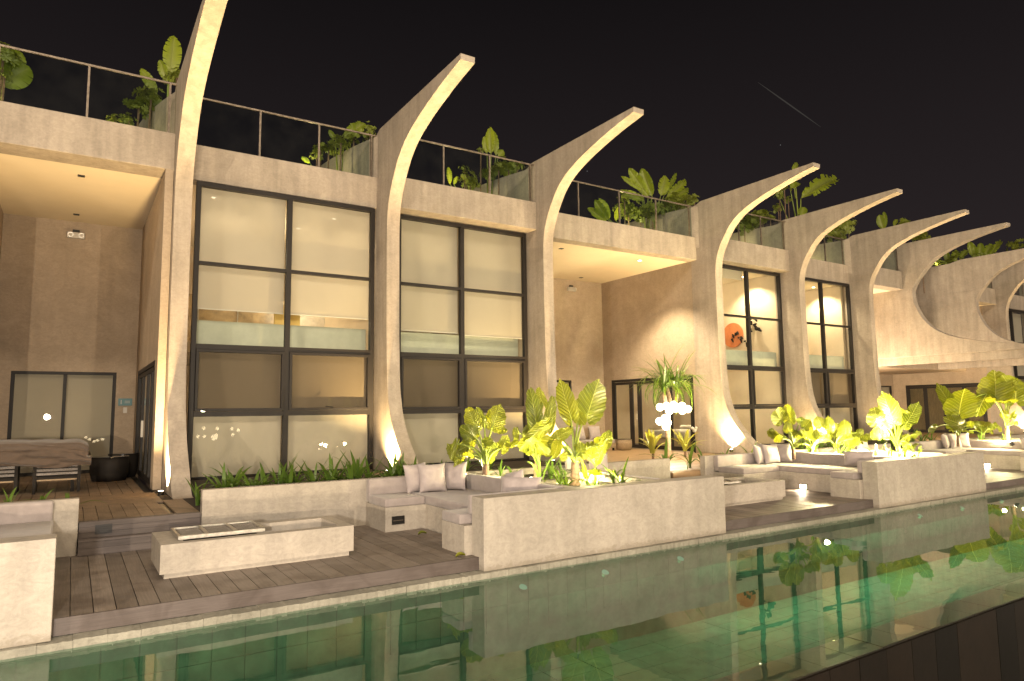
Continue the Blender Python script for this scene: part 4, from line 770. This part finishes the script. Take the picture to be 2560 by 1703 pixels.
for nm, base, crown, leaves in ALO:
    b = Vector(base); b.z = .17; c = Vector(crown)
    t = thing('elephant_ear_plant', LABS[nm], 'plant', tuple(b), 'elephant ear plants in the planter boxes')
    tr = .07 if nm in ('A3', 'C2') else .06 if nm in ('A1', 'A2') else .035
    n = 7; pts = [b.lerp(c, i/n) for i in range(n+1)]
    MB().tube(pts, [tr*(1.15-.3*i/n)*(1+.08*math.sin(i*2.6)) for i in range(n+1)], 12).build('trunk', TRUNK, t, smooth=True)
    extra = [(c.x+rl.uniform(-.45, .45), c.y+rl.uniform(-.3, .3), c.z+rl.uniform(.05, .35)) for _ in range(9 if nm[0] == 'A' else 6)]
    leaves = leaves + [[*e, e[0]+(e[0]-c.x)*.4, e[1]-.03, e[2]+rl.uniform(-.12, .22), rl.uniform(.14, .24)] for e in extra]
    for q in leaves:
        a, tp, wd = Vector(q[0:3]), Vector(q[3:6]), q[6]
        if not 0 < a.z < 3: continue
        mid = c.lerp(a, .5); horiz = Vector((a.x-c.x, a.y-c.y, 0)); side = horiz*-.12 + Vector((0, 0, .10*(a-c).length)) if (a.z-c.z) > 0 else Vector((0, 0, .15))
        # stalk: rises from the crown, then bows out to the blade
        p0 = c+Vector((rl.uniform(-.02, .02), rl.uniform(-.02, .02), -.05)); p1 = c.lerp(a, .35)+side*.9; p2 = c.lerp(a, .75)+side*.8
        cu = crom([tuple(p0), tuple(p1), tuple(p2), tuple(a)], 5)
        MB().tube(cu, [.026-.019*i/(len(cu)-1) for i in range(len(cu))], 7).build('stalk', STALK, t, smooth=True)
        y = (tp-a); Ln = y.length; y.normalize()
        view = (CAM-a).normalized(); nn = (view + Vector((rl.uniform(-.5, .5), rl.uniform(-.2, .4), rl.uniform(-.3, .5)))); nn = (nn - y*nn.dot(y)).normalized(); x = y.cross(nn)
        if rl.random() < .35: nn, x = -nn, -x
        wsc = min(wd*1.06, Ln*1.25); L2 = max(Ln, wsc*.75)
        M = Matrix(((x.x*wsc, y.x*L2, nn.x*(wsc+L2)/2, a.x), (x.y*wsc, y.y*L2, nn.y*(wsc+L2)/2, a.y), (x.z*wsc, y.z*L2, nn.z*(wsc+L2)/2, a.z), (0, 0, 0, 1)))
        inst('leaf', AM[rl.randrange(5)], t, a, mw=M)

# ---------------------------------------------------------------- strap leaved plants
def blade(bend, width, wav=0.0, nm='leaf', m=STRAP):
    b = MB(); n = 9
    for i in range(n+1):
        t = i/n; ang = bend*t; r = 1/bend if bend > .01 else 0
        y = (1-math.cos(ang))/bend; z = math.sin(ang)/bend
        wd = width*(.55+.45*math.sin(min(t*1.9, 1.57)))*(1-t**3.2) + .002
        s = wav*math.sin(t*9)
        b.v += [(-wd+s*.2, y, z+wd*.35), (s*.2, y+.0, z), (wd+s*.2, y, z+wd*.35)]; b.a += [.0, .8, .0]
    for i in range(n):
        k = 3*i; b.f += [(k, k+1, k+4, k+3), (k+1, k+2, k+5, k+4)]
    return b.mesh(nm, m, True)
BL = [blade(.5, .052), blade(1.1, .052), blade(1.8, .048), blade(2.4, .045)]
DR = [blade(.45, .075, .05, m=STRAPY), blade(.9, .08, .06, m=STRAPY), blade(1.4, .075, .05, m=STRAPY)]
def strap(loc, L, n, label, grp='strap leaved lilies in the planting beds', meshes=BL, spread=(.15, .75), nm='strap_leaf_plant', seed=0, cat='plant'):
    r = random.Random(seed*7+3); t = thing(nm, label, cat, loc, grp)
    for i in range(n):
        az = i*2.4+r.uniform(-.3, .3); tilt = r.uniform(*spread)*(.3+.7*i/n)
        M = Matrix.Translation(Vector(loc)+Vector((r.uniform(-.03, .03), r.uniform(-.03, .03), 0))) @ Matrix.Rotation(az, 4, 'Z') @ Matrix.Rotation(-tilt, 4, 'X') @ Matrix.Scale(L*r.uniform(.7, 1.12), 4)
        inst('leaf', meshes[r.randrange(len(meshes))], t, loc, mw=M)
    return t
SG = 'dark green strap leaved plants in the bed behind the long low wall'
SGL = 'dark green strap leaved plant in the row behind the long low wall, under the widest window'
i = 0
for k in range(17):
    x = 1.98+.195*k+.05*math.sin(k*5); y = -3.33+.14*math.sin(k*2.3)
    strap((x, y, .10), .60+.07*math.sin(k*1.9), 17, nth(k, 17)+' of the strap plants in the row under the widest window', SG, seed=k)
for k in range(6): strap((4.9+.22*k if k < 2 else 5.0+.55*(k-1.5), -3.3+.1*k, .10), .48, 13, nth(k, 6)+' of the strap plants between second fin and nearest bench', 'dark strap plants between bench and second window', seed=40+k)
strap((1.64, -3.2, .0), .50, 8, 'bright yellow green strap plant lit from below between the first fin and the low wall', None, seed=77, meshes=BL[:2], spread=(.1, .5))
MATY = STRAPY
for k, (x, y, z, L) in enumerate([(-.95, -3.62, .12, .42), (-.62, -3.6, .12, .42), (-.28, -3.6, .12, .40), (-1.3, -3.65, .12, .4)]): strap((x, y, z), L, 10, ['second', 'third', 'rightmost', 'leftmost'][k]+' strap leaved plant behind the grey cushion at the left edge', 'strap plants at the left edge', seed=90+k)
strap((.02, -3.75, .08), .62, 4, 'two long strap leaves arching over the porch deck by the left low wall', None, seed=131, meshes=BL[2:], spread=(.6, 1.0))
for k, (x, y) in enumerate([(11.95, -3.4), (12.5, -3.3), (13.4, -3.2), (14.2, -3.3), (15.1, -3.2)]): strap((x, y, .0), .62, 9, ['thin dark strap plant at the left end of the second rear wall', 'strap plant just behind the second bench pillows', 'strap plant right behind the second bench pillows', 'strap plant in shade behind the second planter bench', 'strap plant at the foot of the fourth fin'][k], 'thin strap plants behind the second bench', seed=150+k)
for k in range(7): strap((16.9+.45*k, -2.9, .1), .6, 12, nth(k, 7)+' of the dark strap plants below the window with orange disc', 'dark strap plants below the disc window', seed=170+k)
for k in range(6): strap((20.9+.6*k, -2.9, .1), .6, 11, nth(k, 6)+' of the dark strap plants below the window right of the disc', 'dark strap plants below the sixth bay window', seed=190+k)
strap((10.9, -3.7, -.0), .75, 6, 'upright strap leaves beside the wooden walk, left of the second bench', None, seed=230, spread=(.05, .35))
# low filler leaves in the three planter boxes
for bx, dx in (('nearest', 0), ('second', 8.6), ('far right', 17.2)):
    for k in range(11):
        x = 5.98+dx+.13*k; y = -4.35-.24*(k % 3)-.2*(k//3) if k % 2 else -6.6+.25*(k % 4)
        strap((x, y, .19), .36+.08*(k % 3), 8, nth(k, 11)+' small strap plant under the leaves of the '+bx+' planter', 'small strap plants in the '+bx+' planter', seed=260+k+int(dx*10))
# dracaenas in the middle porch
for k, (x, y, lb) in enumerate(((13.15, -1.0, 'yellow striped dracaena left of the tree with glowing globes'), (14.48, -.9, 'yellow striped dracaena right of the tree with glowing globes'))):
    t = strap((x, y, .16), .78, 16, lb, 'striped dracaenas on the porch', meshes=DR, spread=(.15, .95), nm='dracaena', seed=300+k)
    MB().tube([(x, y, -.01), (x+.01, y, .2)], .035, 10).build('trunk', TRUNK, t)
# ---------------------------------------------------------------- pandanus with glowing globes
t = thing('pandanus_tree', 'small screw pine tree hung with glowing globes on the middle porch', 'tree', (13.9, -.85, 0))
trunkp = [(13.88, -.85, 0), (13.88, -.86, .4), (13.86, -.88, .9), (13.87, -.9, 1.3)]
MB().tube(crom(trunkp, 4), .075, 12).build('trunk', simple('pale_bark', (.42, .29, .19), .8, nscale=14, namt=.4, bump=.8), t, smooth=True)
HEADS = [(13.68, -.95, 1.80), (14.30, -.85, 1.80), (14.02, -.75, 1.95)]
for h in HEADS: MB().tube(crom([(13.87, -.9, 1.22), ((13.87+h[0])/2+.03, -.9, 1.45), h], 4), [.06]*8+[.045], 10).build('branch', MATS['pale_bark'], t, smooth=True)
PB = [blade(.7, .022, .02), blade(1.6, .022, .02), blade(2.6, .02, .02), blade(3.2, .02, .02)]
rp_ = random.Random(8)
for h in HEADS:
    for i in range(40):
        az = i*2.399+rp_.uniform(-.3, .3); tilt = rp_.uniform(.0, 1.15)*(i/40)**.7
        M = Matrix.Translation(Vector(h)) @ Matrix.Rotation(az, 4, 'Z') @ Matrix.Rotation(-tilt, 4, 'X') @ Matrix.Scale(rp_.uniform(.95, 1.4), 4)
        inst('leaf', PB[rp_.randrange(4)], t, h, mw=M)
gme = MB().lathe([(.0, -.105)]+[(.105*math.sin(a), -.105*math.cos(a)) for a in [math.pi*k/10 for k in range(1, 10)]]+[(.0, .105)], 0, 0, 0, 18).mesh('globe', GLOBE, True)
for k, (x, z) in enumerate([(13.45, 1.40), (13.65, 1.43), (13.88, 1.46), (14.05, 1.36), (14.25, 1.43), (14.42, 1.34), (13.42, 1.02), (13.58, 1.10), (13.55, .88), (13.72, .98), (13.75, 1.30), (14.2, 1.30)]):
    g = thing('globe_light', nth(k, 12)+' of the glowing globes hung on the porch tree', 'lamp', (x, -1.02-.05*(k % 3), z), 'glowing globes hung on the screw pine')
    inst('globe', gme, g, (x, -1.02-.05*(k % 3), z)); MB().tube([(x, -1.02-.05*(k % 3), z+.08), (x*.7+13.9*.3, -.93, z+.5)], .004, 5).build('cord', BLACK, g)
lamp('globe_lamp', 'POINT', (13.85, -1.25, 1.30), 150, WARM2, size=.15); lamp('globe_lamp', 'POINT', (13.5, -1.25, 1.0), 80, WARM2, size=.12)
t = thing('flower_lamp', 'unlit white cluster of small globes beside the porch door', 'lamp', (16.1, .2, .72))
for k in range(6): MB().lathe([(0, -.05), (.035, -.035), (.05, 0), (.035, .035), (0, .05)], 16.1+.06*math.cos(k), .2-.05*math.sin(k*1.1), .72+.05*math.sin(k*2.2), 10).build('globe', WHITE, t, smooth=True)
MB().tube([(16.12, .22, 0), (16.12, .22, .7)], .02, 8).build('pole', DARKW, t)

for x, y, lb in ((4.25, -5.35, 'small curled yellow leaf fallen on the lower deck beside the bench'), (3.98, -7.0, 'brown curled leaf fallen at the deck edge beside the nearest planter')):
    t = MB()
    for i in range(7):
        u = i/6; wd = .035*math.sin(math.pi*min(1, u+.04)); t.v += [(x+.13*u, y-wd, -.396+.03*math.sin(u*3)+.015), (x+.13*u, y, -.397+.02*math.sin(u*3)), (x+.13*u, y+wd, -.396+.03*math.sin(u*3)+.02)]
    for i in range(6): q = 3*i; t.f += [(q, q+1, q+4, q+3), (q+1, q+2, q+5, q+4)]
    tag(t.build('fallen_leaf', STRAPY, None, smooth=True), lb, 'leaf')
# ---------------------------------------------------------------- porch furniture
t = thing('rattan_armchair', 'dark framed chair with grey woven back under the draped cloth, facing the pool', 'chair', (-.17, .3, 0), 'dark woven chairs on the left porch')
def chair(t, x0, x1, y):
    for x in (x0, x1-.05):
        MB().box(x, x+.05, y, y+.06, 0, .56).build('leg', DARKW, t); MB().box(x, x+.05, y+.55, y+.61, 0, .5).build('leg', DARKW, t)
    for k, z in enumerate((.32, .385, .455)):
        MB().box(x0+.05, x1-.05, y+.015, y+.04, z, z+.042).build('woven_strip', WEAVE, t); MB().box(x0+.05, x1-.05, y+.005, y+.055, z+.0425, z+.0645).build('rail', DARKW, t)
    MB().box(x0+.0505, x1-.0505, y+.06, y+.60, .24, .30).build('seat', DARKW, t); MB().box(x0+.06, x1-.06, y+.02, y+.04, .22, .245).build('wood_edge', PORCHW, t)
chair(t, -.54, .17, .20)
t = thing('rattan_armchair', 'dark framed woven chair cropped at the left edge of the photo', 'chair', (-1.2, .3, 0), 'dark woven chairs on the left porch'); chair(t, -1.5, -.76, .30)
# draped cover
m = MB(); nx, ns = 130, 30
sec = [(.10, .50), (.06, .62), (.08, .75), (.14, .86), (.30, .935), (.7, .95), (1.1, .94), (1.42, .90), (1.5, .75), (1.52, .5)]
sec = crom(sec, 7)
for i in range(nx+1):
    u = i/nx; x = -1.9+2.17*u; e = max(0, (u-.9)/.1)
    for j, (y, z) in enumerate(sec):
        n1 = noise.noise(Vector((x*1.5, z*13+y*4+x*.9, 0)))*.055+noise.noise(Vector((x*3.5, z*26+y*6-x, 4)))*.035+noise.noise(Vector((x*9, z*40, 9)))*.01
        fold = .035*(1-abs(math.sin(z*38+x*1.1+4.5*noise.noise(Vector((x*1.2, z*3, 2))))))*(1.0 if z < .93 else .3)
        n1 -= fold*1.1
        zz = z - .09*e*e*(1 if z > .7 else .3) - .03*u + .02*math.sin(x*5)*(z < .6); m.v.append((x+.02*n1+(.05*e if z < .7 else 0), y + n1 - e*0, zz+n1*.45+fold*.3))
q = len(sec)
for i in range(nx):
    for j in range(q-1): a = i*q+j; m.f.append((a, a+q, a+q+1, a+1))
m.f.append(tuple(nx*q+j for j in range(q)))
o = m.build('furniture_cover', COVER, None, smooth=True); tag(o, 'crumpled brown cloth draped over the porch table and chairs', 'cover')
m = MB().box(-1.85, .12, .3, 1.35, .66, .70); t = thing('porch_table', 'table hidden under the crumpled brown cloth on the left porch', 'table', (-.8, .8, 0)); m.build('tabletop', DARKW, t)
for x in (-1.8, .02):
    for y in (.34, 1.25): MB().box(x, x+.06, y, y+.06, 0, .66).build('leg', DARKW, t)
def drum(x, y, r, h, lab, m=DARKW, name='rattan_drum'):
    t = thing(name, lab, 'side table', (x, y, 0)); MB().lathe([(r*.86, 0), (r*.98, h*.3), (r, h*.6), (r*.97, h*.96), (r*.9, h*.97)], x, y, 0, 40).build('body', m, t, smooth=True)
    MB().lathe([(r, 0), (r, .012)], x, y, h*.975, 40).build('tabletop', simple('dark_glass', (.03, .03, .03), .1), t)
drum(.70, 2.28, .36, .50, 'black round woven side table beside the porch door')
drum(.98, 3.0, .30, .52, 'black woven drum behind the round side table, in the porch corner')
drum(15.62, 2.9, .28, .36, 'striped barrel shaped stool on the middle porch', PORCHW, 'barrel_stool')
t = thing('porch_sofa', 'low rattan sofa on the middle porch behind the big leaves', 'sofa', (14.4, 3.3, 0))
MB().box(13.3, 15.3, 2.9, 3.8, .08, .24).build('frame', PORCHW, t, bevel=.02); MB().box(13.35, 15.25, 2.88, 3.6, .242, .36).build('seat_cushion', CUSH, t, bevel=.03); MB().box(13.35, 15.25, 3.6, 3.85, .30, .75).build('backrest', PORCHW, t, bevel=.03)
for x in (13.35, 15.2):
    for y in (2.95, 3.7): MB().box(x, x+.05, y, y+.05, 0, .08).build('leg', DARKW, t)
pillow(PM[0], (14.75, 3.35, .58), (-.1, -1), .25, 'beige pillow on the rattan porch sofa', 0, 1)
pillow(PM[2], (14.1, 3.35, .58), (.1, -1), .25, 'orange lit pillow on the rattan porch sofa, left one', 0, 1)
# bed seen through the porch door and white bedding in the disc window
t = thing('bed', 'low bed with white bedding seen through the middle porch doors', 'bed', (18.2, 2.6, 0)); MB().box(17.2, 19.4, 1.6, 3.6, .05, .35).build('bed_frame', PORCHW, t, bevel=.02); MB().box(17.22, 19.38, 1.62, 3.58, .352, .60).build('mattress', LINEN, t, bevel=.06); MB().box(18.8, 19.3, 1.8, 3.4, .602, .74).build('bed_pillow', LINEN, t, bevel=.06)
t = thing('luggage_bench', 'dark slatted bench with folded white towel inside the disc window', 'bench', (17.5, .9, 0))
for k in range(4): MB().box(17.0, 18.1, .7, 1.2, .12+.16*k, .17+.16*k).build('slat', DARKW, t)
MB().box(17.0, 17.05, .7, 1.2, 0, .7).box(18.05, 18.1, .7, 1.2, 0, .7).build('frame', DARKW, t); MB().box(17.1, 18.0, .72, 1.15, .702, .84).build('towel', LINEN, t, bevel=.05)
# wall art in the disc room
t = thing('round_wall_art', 'orange wooden disc with a dark twisted root on the wall behind the window', 'wall art', (20.6, 2.24, 4.05))
MB().tube([(20.615, 2.24, 4.05), (20.575, 2.24, 4.05)], .46, 40).build('disc', ORANGE, t)
rr = random.Random(4); m = MB()
for k in range(12): a = Vector((20.56, 2.3-.06*k+rr.uniform(-.05, .05), 4.12-.045*abs(k-3)+rr.uniform(-.09, .09))); m.tube([a, a+Vector((0, rr.uniform(-.14, .06), rr.uniform(-.18, .14)))], [.045, .02], 6)
m.build('root', DARKW, t)
t = thing('wall_sculpture', 'dark driftwood sculpture on the wall right of the orange disc', 'wall art', (20.55, 1.3, 4.3)); m = MB()
for k in range(16): a = Vector((20.5-.006*k, 1.45-.03*k+rr.uniform(-.1, .1), 4.3+rr.uniform(-.2, .25))); m.tube([a, a+Vector((0.02, rr.uniform(-.12, .1), rr.uniform(-.12, .12)))], [.06, .025], 7)
m.build('root', DARKW, t)
# emergency lights, sign, switch
for x, lb, in ((-.13, 'twin headed emergency light high on the left porch wall'), (14.95, 'twin headed emergency light high on the middle porch wall')):
    t = thing('emergency_light', lb, 'emergency light', (x, 4.72, 5.7), 'emergency lights'); MB().box(x-.18, x+.18, 4.66, 4.749, 5.62, 5.76).build('housing', WHITE, t, bevel=.006)
    MB().box(x-.07, x+.07, 4.69, 4.749, 5.78, 5.83).build('bracket', BLACK, t)
    for s in (-.11, .11): MB().tube([(x+s, 4.655, 5.69), (x+s, 4.60, 5.685)], [.035, .058], 16).build('lamp_head', STEEL, t); MB().tube([(x+s, 4.5995, 5.685), (x+s, 4.597, 5.685)], [.045, .045], 16).build('lens', WHITE, t)
t = thing('number_sign', 'small teal room sign with a white numeral 1 beside the left porch door', 'sign', (1.07, 4.74, 1.68)); MB().box(.92, 1.22, 4.725, 4.749, 1.59, 1.765).build('plate', TEAL, t)
cu = bpy.data.curves.new('numeral', 'FONT'); cu.body = '1'; cu.size = .15; cu.extrude = .001; tmp = bpy.data.objects.new('tmp', cu); C.objects.link(tmp)
bpy.context.view_layer.update(); me = bpy.data.meshes.new_from_object(tmp.evaluated_get(bpy.context.evaluated_depsgraph_get())); bpy.data.objects.remove(tmp); me.materials.clear(); me.materials.append(WHITE)
o = inst('numeral', me, t, (.945, 4.7235, 1.625), rot=(math.pi/2, 0, 0))
for k in range(3): MB().box(1.06, 1.17, 4.7225, 4.7248, 1.655+.022*k, 1.661+.022*k).build('text_line', WHITE, t)
t = thing('switch_plate', 'white switch plate just below the teal sign', 'switch', (1.08, 4.74, 1.48)); MB().box(1.035, 1.115, 4.735, 4.749, 1.41, 1.55).build('plate', WHITE, t); MB().box(1.055, 1.095, 4.731, 4.7348, 1.44, 1.52).build('rocker', WHITE, t)
# ceiling downlights
DLS = [(-.07, .9, 6.034, 0, 'unlit square downlight near the front of the left porch ceiling'), (-.14, 4.0, 6.034, 0, 'unlit square downlight at the back of the left porch ceiling'), (11.75, 1.04, 6.034, 0, 'unlit downlight at the left of the middle porch ceiling'), (15.0, 4.2, 6.034, 0, 'unlit downlight at the back of the middle porch ceiling'), (14.86, 1.06, 6.034, 1, 'glowing downlight in the middle porch ceiling'),
       (2.35, 1.0, 6.029, 1, 'glowing downlight behind the upper left blind of the widest window'), (5.1, 1.3, 6.029, 1, 'glowing downlight at the top right of the widest window'), (4.6, 2.6, 6.029, 1, 'small glowing downlight deeper behind the upper right blind'), (7.0, 2.8, 6.029, 1, 'small glowing downlight behind the second window blind'),
       (19.95, 1.2, 6.029, 1, 'glowing downlight in the room with the orange disc'), (24.2, 1.2, 6.029, 1, 'glowing downlight in the bright room right of the disc room')]
for x, y, z, on, lb in DLS:
    t = thing('ceiling_downlight', lb, 'downlight', (x, y, z), 'recessed ceiling downlights'); MB().box(x-.06, x+.06, y-.06, y+.06, z-.012, z).build('trim', BLACK if not on else WHITE, t); MB().box(x-.042, x+.042, y-.042, y+.042, z-.016, z-.0125).build('lens', LED if on else BLACK, t)

# ---------------------------------------------------------------- roof garden
def banana_mesh(seed):
    r = random.Random(seed); m = MB(); n = 16
    def W(t): return .5*(math.sin(math.pi*min(1, t*.93+.07))**.55)
    def zc(t): return -.22*t*t
    for s in (-1, 1):
        for i in range(n):
            t0, t1 = i/n, (i+1)/n; g = r.random() < .4; e = r.uniform(-.05, .03); sl = .07
            w0, w1 = W(t0), W(t1); t1e = t1-(.012 if g else 0)
            b = len(m.v)
            m.v += [(0, t0, zc(t0)), (0, t1, zc(t1)), (s*w0, t0+sl, zc(t0)+.10*w0+e), (s*w1, t1e+sl, zc(t1)+.10*w1+e), (s*w0*.5, t0+sl*.5, zc(t0)+.10*w0), (s*w1*.5, t1+sl*.5, zc(t1)+.10*w1)]
            m.a += [1, 1, 0, 0, .15*(i % 2), .15*((i+1) % 2)]
            m.f += [(b, b+1, b+5, b+4), (b+4, b+5, b+3, b+2)]
    return m.mesh('leaf', BANAN, True)
BM = [banana_mesh(k) for k in range(4)]
RLAB = ['cropped broad leaved plant on the roof at the top left corner', 'banana plant with one tall upright leaf on the roof, left of the first fin', 'banana plant on the roof beside the root of the second fin', 'upright banana plant on the roof between second and third fin', 'pair of spreading banana plants on the roof left of the fourth fin', 'tall ragged banana plant on the roof right of the fourth fin tip', 'brownish banana plant on the roof under the fifth fin tip', 'small upright banana plant on the roof between the sixth and seventh fin tips', 'far banana plants on the roof at the right edge']
SLAB2 = ['rounded leafy shrub behind the railing at the top left corner', 'glossy shrub behind the railing left of the first fin', 'lit shrub behind the railing at the root of the second fin', 'bright lit shrub behind the railing left of the third fin', 'wide lit shrub on the roof left of the fourth fin', 'leafy shrub on the roof right of the fourth fin', 'shrub on the roof under the fifth fin', 'dim shrub on the roof by the sixth fin', 'dim shrub on the roof at the right edge']
roots = {}
for q in ROOF:
    g = q[0]; a, tp, wd = Vector(q[1:4]), Vector(q[4:7]), q[7]
    if g not in roots: roots[g] = (thing('banana_plant', RLAB[g], 'plant', (a.x, a.y, 6.42), 'banana plants on the roof'), Vector((a.x, a.y, 6.42)))
    t, b0 = roots[g]
    st0 = Vector((a.x*.4+b0.x*.6, a.y+.1, max(6.43, a.z-1.1)))
    MB().tube(crom([tuple(st0), tuple(st0.lerp(a, .6)), tuple(a)], 3), [.03, .028, .024, .02, .018, .015, .012], 6).build('stalk', STALK, t, smooth=True)
    y = tp-a; Ln = y.length; y.normalize(); view = (CAM-a).normalized(); nn = view+Vector((rl.uniform(-.4, .4), 0, rl.uniform(-.2, .5))); nn = (nn-y*nn.dot(y)).normalized(); x = y.cross(nn)
    M = Matrix(((x.x*wd, y.x*Ln, nn.x*Ln, a.x), (x.y*wd, y.y*Ln, nn.y*Ln, a.y), (x.z*wd, y.z*Ln, nn.z*Ln, a.z), (0, 0, 0, 1)))
    inst('leaf', BM[rl.randrange(4)], t, a, mw=M)
def shrub_mesh(seed):
    r = random.Random(seed); m = MB()
    for k in range(26):
        c = Vector((r.gauss(0, .42), r.gauss(0, .42), r.gauss(0, .42))); ax = (c*.7+Vector((0, -.3, .5))).normalized(); u = ax.orthogonal().normalized(); v = ax.cross(u); n = 8; L = r.uniform(.34, .5)
        for i in range(n):
            a = 2*math.pi*i/n+r.random()*.4; d = (u*math.cos(a)+v*math.sin(a)); o = (d*.85+ax*r.uniform(.15, .6)).normalized(); s = o.cross(ax).normalized(); b = len(m.v)
            for t, wd in ((0, .02), (.35, .07), (.7, .11), (.92, .07), (1, .0)):
                p = c+o*L*t; p -= ax*.10*t*t; m.v += [tuple(p-s*wd*L*2), tuple(p+ax*.02), tuple(p+s*wd*L*2)]; m.a += [0, .7, 0]
            for j in range(4): q = b+3*j; m.f += [(q, q+1, q+4, q+3), (q+1, q+2, q+5, q+4)]
    return m.mesh('foliage', SHRUB, True)
SM = [shrub_mesh(k) for k in range(3)]
sroot = {}
for q in SHR:
    g = q[0]; c = Vector(q[1:4]); r = q[4]
    if g not in sroot: sroot[g] = thing('roof_shrub', SLAB2[g], 'shrub', (c.x, c.y, 6.42), 'shrubs on the roof')
    inst('foliage', SM[rl.randrange(3)], sroot[g], c, rot=(rl.uniform(-.3, .3), rl.uniform(-.3, .3), rl.uniform(0, 6)), scl=(r*1.1,)*3)
    MB().tube([(c.x, c.y, 6.42), (c.x+.02, c.y, c.z)], .02, 5).build('stem', TRUNK, sroot[g])
for x, y, z, p in ROOFL:
    lamp('roof_spot', 'POINT', (x, y, z), p, (1, .8, .35), size=.04)
    t = thing('roof_spotlight', 'small spotlight hidden among the roof shrubs '+{4.45: 'by the second fin', 8.1: 'by the third fin', 14.3: 'by the fourth fin', 19.6: 'by the fifth fin', 24: 'by the sixth fin', .6: 'by the first fin', -1.6: 'at the top left corner', 30: 'over the vault', 34: 'at the far right'}[x], 'spotlight', (x, y+.05, 6.42), 'roof garden spotlights'); MB().tube([(x, y+.06, 6.42), (x, y+.06, z-.1)], .012, 6).build('spike', BLACK, t); MB().tube([(x, y+.06, z-.12), (x, y+.03, z-.05)], .03, 10).build('body', BLACK, t)

# ---------------------------------------------------------------- uplights
for i, (xl, p) in enumerate(zip(FL+[36.2], FINP)):
    x, y, z = xl-.10, -1.0, .12 if i else .03
    if i == 0: y = -1.25
    lamp('fin_lamp', 'SPOT', (x, y, z+.05), p, WARM, (x+.20, y-.1, 8.0), size=.03, cone=122, blend=1.0)
    lamp('fin_lamp', 'SPOT', (x, y-.12, z+.05), p*2.2, WARM, (x+.22, y-1.9, 7.4), size=.03, cone=52, blend=1.0)
    t = thing('fin_uplight', ['first', 'second', 'third', 'fourth', 'fifth', 'sixth', 'last'][i]+' ground uplight from the left, at the foot of a fin', 'uplight', (x, y, z-.05), 'uplights at the feet of the fins')
    MB().lathe([(.05, -.05), (.055, .02), (.048, .03)], x, y, z, 16).build('housing', BLACK, t); MB().lathe([(.04, .0301), (.04, .034)], x, y, z, 16).build('lens', LED, t)
def spotfix(p, tgt, power, lab, col=(1, .80, .42), cone=110, lens=True):
    p = Vector(p); d = (Vector(tgt)-p).normalized(); t = thing('garden_spotlight', lab, 'spotlight', tuple(p), 'spotlights in the planter boxes')
    MB().tube([p-d*.14, p-d*.02], [.045, .05], 14).build('body', BLACK, t); MB().tube([p-d*.0195, p-d*.012], [.042, .042], 14).build('lens', LED, t); MB().tube([p-d*.09, (p.x, p.y, .18)], .012, 6).build('spike', BLACK, t)
    lamp('planter_light', 'SPOT', p+d*.01, power, col, tgt, size=.03, cone=cone, blend=.9)
for a in SPOTS: spotfix(*a)
for x, y, z, p in LOWFILL: lamp('planter_light', 'POINT', (x, y, z), p, (1, .84, .42), size=.05)  # extra low fill points without fixtures, added to brighten the leaves
# rooms
for x, y, z, tx, ty, tz, p, cone in ROOML: lamp('room_lamp', 'SPOT', (x, y, z), p, (1, .80, .5), (tx, ty, tz), size=.05, cone=cone, blend=.6)
for x, y, z, p in ROOMP: lamp('room_fill', 'POINT', (x, y, z), p, (1, .80, .52), size=.25)
# strings of bulbs over the terrace behind the camera, mirrored in the panes
bme = MB().lathe([(0, -.09)]+[(.09*math.sin(a), -.09*math.cos(a)) for a in [math.pi*k/8 for k in range(1, 8)]]+[(0, .09)], 0, 0, 0, 12).mesh('bulb', BULB, True)
BSEEN = sorted(BULBS)
for x, z in BULBS:
    k = BSEEN.index((x, z)); t = thing('festoon_bulb', nth(k, 18).replace(' from left', '')+' bulb from the left in the string across the pool, mirrored in the panes', 'lamp', (x, -25, z), 'festoon bulbs across the pool'); inst('bulb', bme, t, (x, -25, z)); MB().tube([(x, -25, z+.09), (x, -25, z+.5)], .01, 5).build('cord', BLACK, t)
